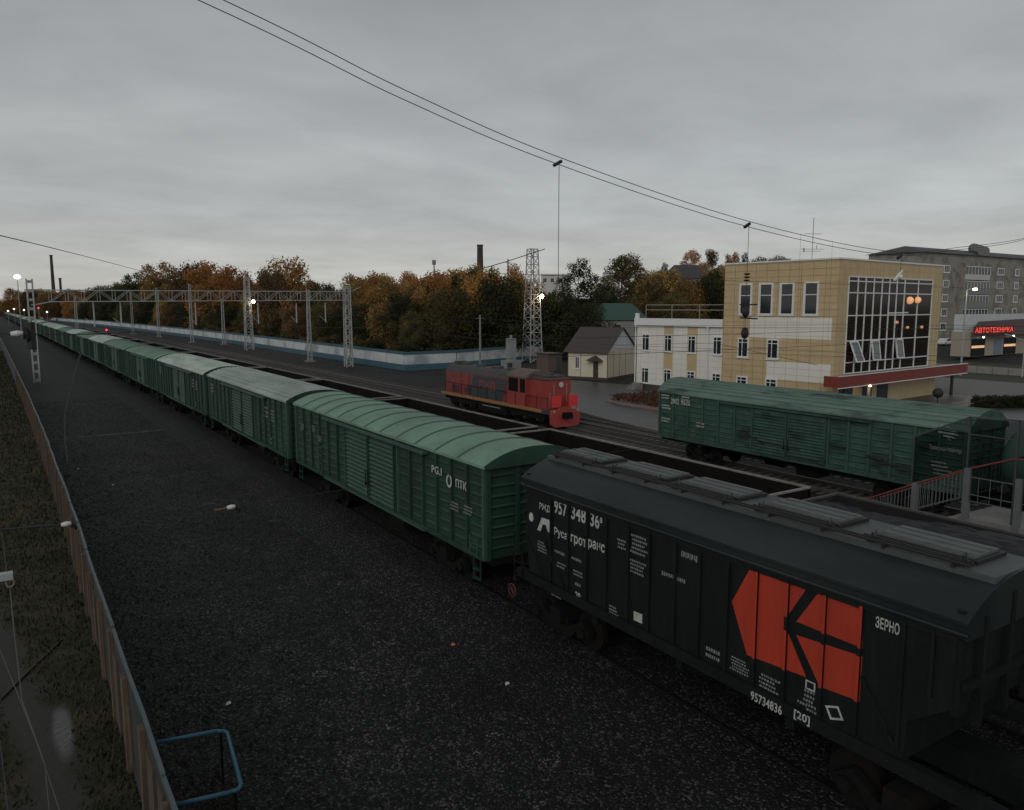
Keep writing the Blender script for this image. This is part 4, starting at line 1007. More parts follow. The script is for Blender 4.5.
for sg_ in (0,1):
    b0 = .45 if sg_==0 else -W-.45
    zb=3.75-.2
    s.add([F(-.5,b0,zb),F(dl+.25,b0,zb),F(dl+.25,-W/2,6.68),F(-.5,-W/2,6.68),F(-.5,b0,zb-.1),F(dl+.25,b0,zb-.1),F(dl+.25,-W/2,6.58),F(-.5,-W/2,6.58)],[(0,1,2,3),(7,6,5,4),(0,4,5,1),(3,2,6,7),(0,3,7,4),(1,5,6,2)])
s.build('roof',rfm,ct)
s=MB(); s.add([F(dl+.01,0,3.78),F(dl+.01,-W,3.78),F(dl+.01,-W/2,6.5)],[(0,1,2)]); s.build('gable_board',mat('white gable siding',(.6,.63,.66),.7,var=.05),ct)
s=MB()
for q_ in ((-.03,.05,0,.03,3.4),(dl-.05,dl+.03,0,.03,3.4),(1.85,1.9,0,.02,3.4),(dl,dl+.02,-1.84,-1.8,3.7),(dl,dl+.02,-3.64,-3.6,3.7),(dl,dl+.02,-5.44,-5.4,3.7)):
    s=MB(); fbox(s,F,*q_[:4],.35,q_[4]); s.build('trim',mat('brown trim',(.11,.075,.05),.7),ct)
window(ct,F,1.05,1.72,1.35,2.95,mull=(.5,),trans=())
s=MB(); fbox(s,F,3.7,4.4,0,.05,.2,2.35); d_=s.build('door',mat('dark door',(.035,.025,.02),.6),ct)
s=MB(); fbox(s,F,4.28,4.33,.05,.09,1.1,1.2); s.build('handle',steel,d_)
s=MB(); s.add([F(3.0,1.0,2.5),F(5.1,1.0,2.5),F(4.05,.0,3.15),F(4.05,1.0,3.05),F(3.0,0,2.5),F(5.1,0,2.5)],[(0,3,2,4),(3,1,5,2),(0,1,3),(0,4,5,1)]); s.build('porch_roof',rfm,ct)

# ------------------------------------------------------------------ office building: wing and three-storey block
a5=R(-5); P0=(60.5,66.5); dS=(-math.sin(a5),-math.cos(a5)); dS=(math.sin(R(5)),-math.cos(R(5))); nO=(-math.cos(R(5)),-math.sin(R(5)))
GZ=-.8
wgb=empty('office_wing',(0,0,GZ),'cream two-storey wing with white parapet and tan pilasters beside the tan block','building')
F=frame_of(P0,dS,nO); Z=-GZ
def zz_(z): return z+Z
s=MB(); fbox(s,F,0,11.9,-12,0,zz_(-.2),zz_(6.6)); s.build('wall',lightw,wgb)
s=MB(); fbox(s,F,.02,11.9,-11.9,.02,0,zz_(-.2)); s.build('plinth',mat('dark stone plinth',(.07,.055,.05),.9),wgb)
s=MB()
for a0,a1 in ((4.05,5.3),(7.3,8.62)): fbox(s,F,a0,a1,0,.03,zz_(-.2),zz_(6.45))
s.build('pilaster',tanw,wgb)
s=MB()
for z in np.arange(.4,6.5,.62): fbox(s,F,0,11.9,0,.006,zz_(z)-.008,zz_(z)+.008)
for a in np.arange(.6,11.9,1.2): fbox(s,F,a-.008,a+.008,0,.006,zz_(-.2),zz_(6.5))
s.build('tile_joints',mat('pale joint',(.36,.34,.3),.8),wgb)
s=MB(); fbox(s,F,-.15,11.95,-.1,.35,zz_(6.45),zz_(7.25)); fbox(s,F,-.15,.25,-.1,.2,zz_(7.25),zz_(7.8)); s.build('cornice',whitep,wgb)
s=MB(); fbox(s,F,-.1,11.9,-12.1,-.1,zz_(6.6),zz_(7.0)); s.build('roof',lroof,wgb)
s=MB()
for zq in (8.15,8.7): fbox(s,F,.4,11.85,-1.0,-.94,zz_(zq),zz_(zq)+.06)
for a in np.arange(.4,12,3.8): fbox(s,F,a,a+.05,-1.0,-.95,zz_(7.0),zz_(8.75))
s.build('roof_railing',mat('railing paint',(.35,.33,.3),.6),wgb)
for a0,a1 in ((.86,1.95),(4.15,5.2),(7.4,8.45),(10.7,11.78)):
    window(wgb,F,a0,a1,zz_(3.6),zz_(5.45),mull=(.42,),trans=(.78,)); window(wgb,F,a0,a1,zz_(-.1),zz_(1.65),mull=(.42,),trans=(.78,))
for a in (-.02,10.1):
    s=MB(); p=F(a,.22,zz_(6.45)); q=F(a,.22,zz_(-1.0 if a<0 else .0) if a<0 else 0); s.tube(p,(p[0],p[1],.15),.07,n=8); s.tube((p[0],p[1],zz_(6.2)),(p[0],p[1],zz_(6.5)),.1,.2,n=8); s.build('downpipe',whitep,wgb)
s=MB()
for k in range(5): fbox(s,F,.3+k*.0,1.6,.6+k*.3,.9+k*.3,0,.75-k*.15)
s.build('entry_steps',concrete,wgb)

mb_=empty('office_block',(0,0,GZ),'tan three-storey block with tall dark glazed wall and red canopy','building')
S0,S1=11.95,24.15; HT_=12.75
s=MB(); F=frame_of(P0,dS,nO)
fbox(s,F,S0,S1,-20.6,.12,0,zz_(HT_)); s.build('wall',tanw,mb_)
# white tile bands
s=MB(); fbox(s,F,15.15,23.75,.12,.15,zz_(5.53),zz_(7.52)); fbox(s,F,17.2,23.85,.12,.15,zz_(1.55),zz_(3.3)); s.build('white_band',lightw,mb_)
s=MB()
for z in np.arange(-.4,12.7,.62): fbox(s,F,S0,S1,.12,.156,zz_(z)-.01,zz_(z)+.01)
for a in np.arange(S0+.02,S1,1.22): fbox(s,F,a-.01,a+.01,.12,.156,0,zz_(12.7))
C=(P0[0]+dS[0]*S1, P0[1]+dS[1]*S1); e2=(math.cos(R(5)),math.sin(R(5))); n2_=(math.sin(R(5)),-math.cos(R(5)))
F2=frame_of(C,e2,n2_); W2=20.6
for z in np.arange(-.4,12.7,.62):
    fbox(s,F2,-.12,1.5,0,.012,zz_(z)-.01,zz_(z)+.01); fbox(s,F2,18.55,W2,0,.012,zz_(z)-.01,zz_(z)+.01)
    if z>11.5: fbox(s,F2,1.5,18.55,0,.012,zz_(z)-.01,zz_(z)+.01)
for a in list(np.arange(0,1.5,.9))+[19.1,20.0]: fbox(s,F2,a-.01,a+.01,0,.013,0,zz_(12.7))
for a in np.arange(1.8,18.5,1.22): fbox(s,F2,a-.01,a+.01,0,.013,zz_(11.4),zz_(12.7))
s.build('tile_joints',joint,mb_)
s=MB(); fbox(s,F,S0-.08,S1+.08,-20.7,.22,zz_(HT_),zz_(HT_+.14)); s.build('parapet_cap',whitep,mb_)
for a0,a1 in ((13.8,15.25),(16.05,17.6),(18.35,19.85),(20.85,22.35)):
    window(mb_,frame_of((P0[0]+nO[0]*.12,P0[1]+nO[1]*.12),dS,nO),a0,a1,zz_(7.75),zz_(10.78),mull=(.12,),trans=(.62,),fr=.13,depth=.14)
Fq=frame_of((P0[0]+nO[0]*.15,P0[1]+nO[1]*.15),dS,nO)
for a0,a1 in ((13.85,15.12),(17.2,18.49)):
    window(mb_,Fq,a0,a1,zz_(3.5),zz_(5.42),mull=(.42,),trans=(.78,),fr=.12,depth=.12); window(mb_,Fq,a0,a1,zz_(-.2),zz_(1.6),mull=(.42,),trans=(.78,),fr=.12,depth=.12)
# glazed wall
gw0,gw1,gz0,gz1=1.6,18.4,2.35,11.3
s=MB(); fbox(s,F2,gw0,gw1,.0,.02,zz_(gz0),zz_(gz1)); cw=s.build('curtain_wall',mat('bronze curtain glass',(.02,.014,.011),.09,var=.1,scale=.3,spec=.12),mb_)
s=MB(); cols=[1.61,3.25,4.66,6.2,7.75,9.22,10.7,12.3,15.2,18.35]
for a in cols: fbox(s,F2,a-.06,a+.06,.02,.1,zz_(gz0),zz_(gz1))
for z in (2.4,3.4,5.4,7.72,9.8,10.85,11.25): fbox(s,F2,gw0,gw1,.021,.105,zz_(z)-.05,zz_(z)+.05)
s.build('mullions',whitep,cw)
for a,dz,zt in ((2.3,.75,5.3),(6.25,.3,5.3),(11.0,.3,5.3)):
    s=MB(); zb=3.5; 
    Pq=[F2(a,.12,zz_(zt)),F2(a+1.35,.12,zz_(zt)),F2(a+1.35,dz+.1,zz_(zb)),F2(a,dz+.1,zz_(zb))]
    for i in range(4): s.bar(Pq[i],Pq[(i+1)%4],.11)
    o=s.build('open_sash',whitep,cw) 
    s=MB(); s.add(Pq,[(0,1,2,3)]); s.v=[tuple(p) for p in s.v]; g_=s.build('sash_pane',glassm('grey pane',(.1,.11,.12),.15),cw,fix=False)
# glowing globes set before the glass, imitating lamp reflections and lights inside
for a,z,r_,m_ in ((13.3,9.15,.38,1),(15.0,9.2,.34,1),(13.2,6.45,.15,2),(16.3,6.45,.15,2),(10.9,7.0,.16,2)):
    s=MB(); c=F2(a,.16,zz_(z)); s.sphere(c,r_,12,8); s.build('glass_glow',emit('glow globe %d'%m_,(1,.5,.26),.38 if m_==1 else .2),mb_,smooth=True)
# canopy
s=MB(); fbox(s,F2,-1.9,24.5,.13,1.55,zz_(1.45),zz_(2.28)); s.build('canopy_deck',mat('canopy roofing',(.3,.31,.31),.6,var=.15),mb_)
s=MB(); fbox(s,F2,-1.95,24.55,1.55,1.6,zz_(1.42),zz_(2.4)); fbox(s,F2,-1.95,-1.9,.13,1.55,zz_(1.42),zz_(2.4)); s.build('canopy_fascia',mat('dark red fascia',(.2,.03,.022),.5,var=.1),mb_)
s=MB(); fbox(s,F2,-1.98,24.58,1.5,1.64,zz_(2.4),zz_(2.46)); fbox(s,F2,-1.98,24.58,1.5,1.63,zz_(1.34),zz_(1.42)); s.build('canopy_trim',whitep,mb_)
for a in (3.9,21.6):
    s=MB(); p=F2(a,1.3,0); s.tube((p[0],p[1],0),(p[0],p[1],zz_(1.4)),.16,n=10); s.build('canopy_post',concrete if a<10 else black,mb_)
s=MB()
for a0,a1 in ((1,3.4),(5.2,7),(8,10.2)): fbox(s,F2,a0,a1,0,.03,.1,zz_(1.3))
s.build('entrance_door',wing,mb_)
s=MB(); p=F2(3.4,1.66,zz_(1.3)); s.sphere(p,.13,10,6,sz=.6); s.build('canopy_lamp',emit('canopy lamp',(1,.6,.32),9),mb_); point(F2(3.4,1.5,zz_(1.0)),9,parent=mb_)
# antenna & vents on roof
o=empty('roof_antenna',(*F(17.8,-6,0)[:2],HT_),'thin antenna mast with crossbars on the tan block roof','antenna')
s=MB(); s.tube((0,0,0),(0,0,4.6),.035,n=6); s.build('mast',steel_d,o); s=MB()
for z,w in ((1.5,1.1),(1.3,.8),(3.0,.8)): s.bar((-w,w*.5,z),(w,-w*.5,z),.04); 
s.bar((.4,-.2,1.5),(.4,-.2,1.9),.04); s.bar((-.8,.4,1.2),(-.8,.4,1.6),.1); s.build('crossbars',steel_d,o)
o=empty('roof_vent',(*F(12.9,-8,0)[:2],HT_),'small capped vent on the left of the tan block roof','vent'); s=MB(); s.box(-.5,.5,-.5,.5,0,.7); s.build('box',concrete,o); s=MB(); s.box(-.8,.8,-.8,.8,.75,.85); s.build('cap',steel_d,o)
s=MB(); c=F(15.5,-9,HT_); s.add([(c[0]-3,c[1],c[2]),(c[0]+3,c[1],c[2]),(c[0],c[1]+3,c[2]),(c[0],c[1]-3,c[2]),(c[0],c[1],c[2]+.75)],[(0,3,4),(3,1,4),(1,2,4),(2,0,4),(0,2,1,3)]); s.build('roof_skylight',whitep,label='low white pyramid skylight on the tan block roof',cat='skylight')

# flower bed
fb=empty('flower_bed',(49,49,-.8),'kerbed bed of low reddish autumn shrubs in front of the wing','flower bed')
s=MB(); P=[(0,9.2),(1.2,9.8),(4.5,9.2),(8,8.4),(9.5,3),(9.8,-8),(1,-8),(-.4,0),(-.6,6)]
P2=[(x*1.0,y) for x,y in P]
s.prism(P2,'z',0,.14); s.build('kerb_slab',mat('pinkish kerb',(.2,.14,.125),.8),fb)
V=[];F_=[]
for i in range(5200):
    x=random.uniform(.2,9.3); y=random.uniform(-7.8,9); 
    if x<.6 and y<0: continue
    h=random.uniform(.1,.85)*(.6+.4*math.sin(x*1.3)*math.cos(y*.9)); b=len(V); a=random.uniform(0,6.28); r_=.17
    z=.14+h; tl=random.uniform(-.1,.1)
    V+=[(x-r_*math.cos(a),y-r_*math.sin(a),z),(x+r_*math.cos(a),y+r_*math.sin(a),z+tl),(x+tl,y,z+r_*1.4)]; F_.append((b,b+1,b+2))
o_=MB();o_.v=V;o_.f=F_;o_.m=[0 if random.random()<.8 else 1 for _ in F_]; sh=o_.build('shrubs',[mat('red autumn leaf',(.085,.028,.018),.9,var=.5,scale=2),mat('green bed leaf',(.045,.05,.02),.9)],fb,fix=False); sh['kind']='stuff'

# ------------------------------------------------------------------ right background: apartments, shop, cars, street
brick=mat('grey brick',(.26,.245,.215),.9,var=.14,scale=3,col2=(.17,.16,.14),c2scale=.6)
ap=empty('apartment_block',(175,98,0),'grey five-storey brick apartment block with dark pitched roof at the right edge','building')
Fa=frame_of((0,0),(1,0),(0,-1)); z0a=.5
s=MB(); fbox(s,Fa,0,75,-13,0,z0a,20.9); s.build('wall',brick,ap)
s=MB(); s.add([Fa(-.6,.6,20.9),Fa(75.6,.6,20.9),Fa(75.6,-13.6,20.9),Fa(-.6,-13.6,20.9),Fa(4,-6.5,22.8),Fa(72,-6.5,22.8)],[(0,1,5,4),(1,2,5),(2,3,4,5),(3,0,4),(0,3,2,1)]); s.build('roof',mat('grey slate roof',(.065,.066,.07),.7,var=.2),ap)
s=MB(); c=Fa(31.5,-2.5,0); s.tube((c[0]-4,c[1]-2.5,22.0),(c[0]+2,c[1]+3,23.4),1.3,n=12); s.build('roof_dormer',mat('dormer grey',(.16,.16,.16),.6),ap)
floors=[3.0,6.35,9.7,13.05,16.5]
def aw(a,z,w=2.6,h=1.75,curtain=False): return window(ap,Fa,a,a+w,z,z+h,mull=(.33,.66) if w>2 else (.5,),trans=(),fr=.16,depth=.1)
def wx_(u): return ony(u,300,98)[0]-175
litw=emit('lit room window',(.9,.35,.15),.35)
for iz,z in enumerate(floors):
    for u in (943.5,): aw(wx_(u)-.8,z)
    for u in (995.5,): aw(wx_(u),z,3.3)
    for u in (1013,): aw(wx_(u),z,2.2)
    aw(wx_(1031),z,2.8); aw(wx_(931),z,2.2)
    # balcony stack
    a0,a1=wx_(958),wx_(983)
    if iz>0:
        s=MB(); fbox(s,Fa,a0,a1,0,1.3,z-1.5,z-.2); s.build('balcony',mat('balcony white',(.5,.5,.5),.7) if iz==4 else mat('balcony grey',(.2,.22,.22),.8),ap)
        s=MB(); fbox(s,Fa,a0,a1,0,1.25,z-.2,z+1.6); s.build('balcony_glazing',wing,ap)
        s=MB()
        for k in range(9): a=a0+(a1-a0)*k/8; fbox(s,Fa,a-.07,a+.07,1.2,1.3,z-.2,z+1.6)
        fbox(s,Fa,a0,a1,1.2,1.32,z+1.55,z+1.7); s.build('balcony_frame',whitep,ap)
s=MB(); fbox(s,Fa,wx_(957),wx_(984),0,1.2,z0a,4.6); s.build('entrance',mat('dark entrance',(.03,.03,.03)),ap)
for a in (958,984): 
    s=MB(); fbox(s,Fa,wx_(a)-.25,wx_(a),0,1.3,z0a,19); s.build('pier',brick,ap)
# shop
sh_=empty('corner_shop',(131.5,64,.5),'low roadside shop with white parapet and glowing red sign','shop')
Fs=frame_of((0,0),(1,0),(0,-1))
def sx(u): return ony(u,330,64)[0]-131.5
s=MB(); fbox(s,Fs,-1.5,28,-3,0,.0,4.0); s.build('wall',mat('beige shop wall',(.34,.3,.24),.8,var=.1),sh_)
s=MB(); fbox(s,Fs,-1,30,-3,-1.2,3.6,6.8); s.build('parapet',mat('pale parapet',(.5,.52,.54),.7),sh_)
s=MB(); s.add([Fs(-2,1.2,3.5),Fs(30,1.2,3.5),Fs(30,-1.1,6.2),Fs(3,-1.1,5.6),Fs(-2,1.2,3.3),Fs(30,1.2,3.3),Fs(30,-1.1,3.4),Fs(3,-1.1,3.4)],[(0,1,2,3),(4,7,6,5),(0,4,5,1),(0,3,7,4)]); s.build('pitched_roof',mat('dark maroon roof',(.06,.03,.03),.6),sh_)
for u0,u1,m_ in ((972,986,0),(1004.5,1017,1),(1026,1040,0)):
    s=MB(); fbox(s,Fs,sx(u0),sx(u1),0,.03,.05,2.9); w_=s.build('shop_window',wing,sh_); s=MB(); fbox(s,Fs,sx(u0)+.2,sx(u1)-.2,.03,.05,1.35,1.75); s.build('lit_counter',emit('warm shop light',(1,.55,.28),.5),w_)
s=MB(); fbox(s,Fs,sx(995),sx(1003),0,.03,.05,2.9); s.build('door',mat('grey blue door',(.16,.2,.25),.6),sh_)
lt=MB(); v_,f_,xa,xb_,ya_,yb_=text_geo('АВТОТЕХНИКА')
a0,a1=sx(976)-3.2,sx(1013)-3.2
lt.add([Fs(a0+(p[0]-xa)/(xb_-xa)*(a1-a0),1.45,3.9+(p[1]-ya_)/(yb_-ya_)*.85) for p in v_],f_); 
lt.build('neon_sign',emit('red neon',(1,.09,.06),.75),sh_)
s=MB(); fbox(s,Fs,a0-.3,a1+.3,1.3,1.4,3.7,4.95); s.build('sign_board',mat('dark sign board',(.12,.015,.012)),sh_)
for u in (979,1009):
    s=MB(); c=Fs(sx(u),.8,3.15); s.sphere(c,.16,8,5); s.build('canopy_lamp',emit('shop lamp',(1,.95,.85),6),sh_)
# street lamp
sl=empty('street_lamp',(105.2,52.7,-.5),'tall lit street lamp before the apartment block and the shop','street lamp')
s=MB(); s.tube((0,0,0),(0,0,11.2),.13,.08,n=8); s.bar((0,0,11.2),(.5,-.8,11.5),.09); s.build('post',white_steel,sl)
s=MB(); s.bar((.3,-.5,11.4),(.65,-1.0,11.55),.3,.14); h_=s.build('lamp_head',steel,sl); s=MB(); s.sphere((.5,-.8,11.3),.3,10,6,sz=.6); s.build('lens',emit('street lamp lens',(1,.66,.36),9),h_)
point((.5,-.8,10.8),120,parent=sl)
sl2=empty('street_lamp',(108,46.5,-.4),'unlit lower lamp post with bent arm before the shop','street lamp')
s=MB(); s.tube((0,0,0),(0,0,4.6),.09,.06,n=8); s.bar((0,0,4.6),(-2.0,1.0,5.4),.08); s.build('post',white_steel,sl2); s=MB(); s.bar((-1.8,.9,5.35),(-2.5,1.25,5.5),.2,.1); s.build('lamp_head',steel,sl2)
# cars
carw=mat('white car paint',(.62,.63,.64),.3,var=.05)
def car(x,y,rz,label):
    z=gz(x,y)+.02; o=empty('parked_car',(x,y,z),label,'car','cars parked before the apartment block',rz)
    s=MB(); prof=[(-2.1,.35),(-2.15,.75),(-1.9,.92),(-1.25,1.0),(-.75,1.42),(.75,1.45),(1.45,1.02),(2.05,.95),(2.15,.6),(2.1,.35)]
    s.prism(prof,'y',-.85,.85); s.build('body',carw,o,bevel=.05)
    s=MB()
    for q in (-1,1): s.prism([(-1.1,1.0),(-.68,1.36),(.68,1.38),(1.2,1.03)],'y',*sorted((q*.85,q*.862)))
    s.add([(1.32,-.75,1.08),(1.32,.75,1.08),(.8,.7,1.43),(.8,-.7,1.43)],[(0,1,2,3)]); s.build('side_glass',wing,o,fix=False)
    for qx in (-1.35,1.35):
        for qy in (-1,1):
            s=MB(); s.tube((qx,qy*.7,.33),(qx,qy*.88,.33),.33,n=14); w=s.build('wheel',black,o); s=MB(); s.tube((qx,qy*.88,.33),(qx,qy*.89,.33),.18,n=10); s.build('rim',steel,w)
    return o
for u,lab in ((945,'white car parked at left in front of the apartment block'),(959,'white car parked right of the other white car, before the dark entrance')):
    x,_=ony(u,336,86); car(x,86,.1,lab)
# roadside strips on the right
flat('street_verge', [(104.2,20),(125,20),(128,70),(104.2,70)], mat('dark road verge',(.03,.036,.02),.9,var=.4), .012)
flat('street', [(125,20),(160,20),(170,84),(128,84)], pave, .014)
s=MB()
for a,b_ in (((112,18),(112,70)),):
    for k in range(26): s.obox((112,18+k*2),(1,0),(0,1),.25,1.9,gz(112,18+k*2)-.1,gz(112,18+k*2)+1.1)
s.build('concrete_barrier',mat('pale barrier',(.24,.23,.22),.8),label='low pale concrete barrier running along the far street',cat='barrier')
mf=empty('mesh_fence',(85,28,-.8),'thin pale mesh fence round the forecourt right of the canopy','fence')
for k in range(9):
    s=MB(); s.tube((k*2.6,k*1.6,0),(k*2.6,k*1.6,2.2),.04,n=6); s.build('post',whitep,mf)
s=MB()
for z in (.3,1.2,2.15): s.bar((0,0,z),(20.8,12.8,z),.03)
for k in range(70): s.bar((20.8*k/70,12.8*k/70,.3),(20.8*k/70,12.8*k/70,2.15),.012)
s.build('mesh_panel',steel,mf)
# kerb lines on the right plaza
s=MB()
for (a,b_) in (((84,31),(106,40)),((88,52),(118,66)),((84,26.5),(103,33.5)),((83.5,58),(104,70))): s.bar((a[0],a[1],gz(*a)+.08),(b_[0],b_[1],gz(*b_)+.08),.3,.14)
s.build('kerb',concrete,kind='structure')

# ------------------------------------------------------------------ trees
leafm={}
def leafmat(nm,c1,c2):
    leafm[nm]=mat('leaves '+nm,c1,.85,var=.45,scale=.55,col2=c2,c2amt=.55,c2scale=.35,randhue=.02)
    m=leafm[nm]; t=m.node_tree; b=t.nodes['Principled BSDF']; b.inputs['Specular IOR Level'].default_value=.15; tl=N(t,'ShaderNodeBsdfTranslucent'); ms=N(t,'ShaderNodeMixShader'); ms.inputs[0].default_value=.42; src=b.inputs['Base Color'].links[0].from_socket; t.links.new(src,tl.inputs[0]); t.links.new(b.outputs[0],ms.inputs[1]); t.links.new(tl.outputs[0],ms.inputs[2]); t.links.new(ms.outputs[0],t.nodes['Material Output'].inputs[0])
leafmat('dark green',(.036,.047,.024),(.062,.064,.03)); leafmat('olive',(.095,.095,.04),(.16,.125,.048)); leafmat('ochre',(.37,.23,.08),(.19,.15,.06)); leafmat('orange',(.43,.2,.07),(.3,.17,.062)); leafmat('brown',(.19,.115,.058),(.11,.088,.048))
bark=mat('grey bark',(.06,.05,.042),.95,var=.3,scale=4); birch=mat('pale bark',(.25,.24,.22),.9,var=.4,scale=3)
def tree_meshes(seed,hgt,rad,low,nleaf,lobes,open_=False,ls=.34):
    r=np.random.default_rng(seed)
    # trunk and limbs
    t=MB(); top=hgt*.8; t.tube((0,0,-.3),(.1,.05,top*.45),.026*hgt*.55,.016*hgt*.55,n=7); t.tube((.1,.05,top*.45),(.0,.15,top),.016*hgt*.55,.02,n=6)
    L=[]
    for i in range(lobes):
        f=(i+.5)/lobes; z=low+(hgt-low)*(.08+.87*f**.9); a=i*2.4+r.uniform(-.5,.5); pr=math.sin(math.pi*min(1,.2+.72*f))**.7
        d=rad*pr*r.uniform(.25,.72); rr=rad*r.uniform(.3,.48)*(.75+.35*pr)*(1-.3*f)
        c=(d*math.cos(a),d*math.sin(a),min(z,hgt-rr*.7)); L.append((c,rr))
        zb=max(low*.6,c[2]-d*.9-1); t.tube((.05,.05,min(zb,top)),c,.05+.006*hgt*.4,.02,n=5)
        if open_:
            for _ in range(3):
                e=r.normal(size=3); e/=np.linalg.norm(e); t.tube(c,(c[0]+e[0]*rr,c[1]+e[1]*rr,c[2]+abs(e[2])*rr),.03,.01,n=4)
    me_t=t
    w=np.array([l[1]**2 for l in L]); w/=w.sum(); idx=r.choice(lobes,nleaf,p=w)
    C=np.array([l[0] for l in L])[idx]; Rr=np.array([l[1] for l in L])[idx]
    d=r.normal(size=(nleaf,3)); d/=np.linalg.norm(d,axis=1)[:,None]; rad_=Rr*r.uniform(.35,1.0,nleaf)**.5*(1+.22*r.normal(size=nleaf).clip(-1.5,1.5)*(1.0))
    P=C+d*rad_[:,None]*np.array([1,1,.85]); P[:,2]=np.maximum(P[:,2],low*.5)
    nrm=d+r.normal(size=(nleaf,3))*.7; nrm/=np.linalg.norm(nrm,axis=1)[:,None]
    q=r.normal(size=(nleaf,3)); u=np.cross(nrm,q); u/=np.linalg.norm(u,axis=1)[:,None]; v=np.cross(nrm,u); s=(ls*r.uniform(.5,1.3,nleaf))[:,None]
    V=np.stack([P-u*s*.6,P-v*s*.5+u*s*.1,P+u*s*.7,P+v*s*.5],1).reshape(-1,3)
    return me_t,V
def crown_mesh(name,V,m):
    n=len(V)//4; me=bpy.data.meshes.new(name); me.vertices.add(len(V)); me.vertices.foreach_set('co',V.ravel()); me.loops.add(len(V)); me.loops.foreach_set('vertex_index',np.arange(len(V)))
    me.polygons.add(n); me.polygons.foreach_set('loop_start',np.arange(n)*4); me.materials.append(m); me.update(calc_edges=True); me.validate(); return me
SH={}
specs={'round':(3,13,5.2,1.2,9000,17,False,.27),'wide':(5,12,6.2,.8,9500,19,False,.28),'tall':(8,17,4.8,2.2,7500,18,True,.26),'airy':(12,16,5.0,3.0,8000,18,True,.26),'bush':(21,5,3.8,.0,2600,9,False,.34)}
for k,(sd_,*a_) in specs.items():
    tm,V=tree_meshes(sd_,*a_); tme=tm.build('trunk',bark); SH[k]=(tme.data,V,a_[0]); bpy.data.objects.remove(tme)
CM={}
def tree(x,y,kind,leaf,h,label,group,rz=None,z=None,name=None):
    tme,V,h0=SH[kind]; key=(kind,leaf)
    if key not in CM: CM[key]=crown_mesh('crown',V,leafm[leaf])
    z=gz(x,y) if z is None else z
    o=empty(name or ('bush' if kind=='bush' else 'tree'),(x,y,z-.1),label,'bush' if kind=='bush' else 'tree',group,rz if rz is not None else random.uniform(0,6.28)); s=h/h0; o.scale=(s*random.uniform(.9,1.15),s*random.uniform(.9,1.15),s)
    t=bpy.data.objects.new('trunk',tme); COL.objects.link(t); t.parent=o; c=bpy.data.objects.new('crown',CM[key]); COL.objects.link(c); c.parent=o; return o
GW='trees of the wood behind the boundary wall'
def wallx(y):
    for a,b_ in zip(pts,pts[1:]):
        if a[1]>=y>=b_[1]: return a[0]+(b_[0]-a[0])*(a[1]-y)/(a[1]-b_[1])
    return 48.5
cntd={}
def lab_mass(leaf,kind): return {'dark green':'dark green tree','olive':'olive green tree','ochre':'ochre yellow tree','orange':'orange leaved tree','brown':'brownish tree'}[leaf]+' in the dense wood behind the blue and white wall'
# left stretch along the wall
y=112.0
while y<620:
    for row,(dx,hh_) in enumerate(((6,9),(14,12.5),(25,15),(40,17))):
        x=wallx(y)+dx+random.uniform(-2.5,2.5); 
        leaf=random.choices(['dark green','olive','ochre','orange','brown'],[(5,4,1.2,.2,3),(4,4,3,.8,2),(2,3,5,2.5,1),(1,1,5,4.5,1)][row])[0]
        if math.degrees(math.atan2(x,y))>34.0: hh_=hh_*.62; leaf='dark green' if row!=2 else 'olive'
        f=1.0 if y<220 else 1.0+.25*min(1,(y-220)/120)
        if y>380: f=1.4
        tree(x,y+random.uniform(-3,3),random.choice(['round','wide','wide','round'] if row<3 else ['round','wide','tall']),leaf,hh_*f*random.uniform(.85,1.12),lab_mass(leaf,''),GW)
    y+=6.5 if y<200 else (10 if y<320 else 13)
# right stretch of the wood behind the corner
for row,(yy_,hh_) in enumerate(((112,8.5),(119,11.5),(128,14),(138,15))):
    x=54+row*2
    while x<150:
        leaf=random.choices(['dark green','olive','ochre','orange','brown'],[(5,4,.8,0,2),(4,4,3,.8,2),(2,3,5,2,1),(1,1,5,3.5,1)][row] if x<95 else (5,4,1,.2,2))[0]
        yy2=yy_+ (x-60)*.22
        az_=math.degrees(math.atan2(x,yy2)); hf=1.0 if az_<34.5 else .66
        if 40 < az_ < 48: hf = .3
        tree(x,yy2+random.uniform(-2.5,2.5),random.choice(['round','wide']),leaf,hh_*hf*random.uniform(.85,1.12),lab_mass(leaf,''),GW,z=min(gz(x,yy2),.5)); x+=random.uniform(5.5,8)
for i in range(34):
    y=540+i*8; x=19-(i*8)*.06+random.uniform(0,18)+ (i%3)*14
    leaf=random.choice(['brown','orange','ochre','brown'])
    tree(x,y,random.choice(['wide','round']),leaf,random.uniform(17,21)*y/620,{'brown':'brownish','orange':'orange leaved','ochre':'ochre yellow'}[leaf]+' tree in the far reddish wood behind the gantry left end','trees of the far wood at the left')
# low bushes at the foot
y=108
while y<330:
    tree(wallx(y)+2.8,y,'bush',random.choice(['dark green','brown','olive']),random.uniform(2.8,4.2),'low dull bush crowding the back of the boundary wall','bushes behind the boundary wall'); y+=5.5
x=52
while x<118:
    tree(x,108.5+(x-57)*.25+random.uniform(0,1),'bush',random.choice(['dark green','brown','dark green']),random.uniform(2.6,4),'low dull bush crowding the back of the boundary wall','bushes behind the boundary wall'); x+=4.5
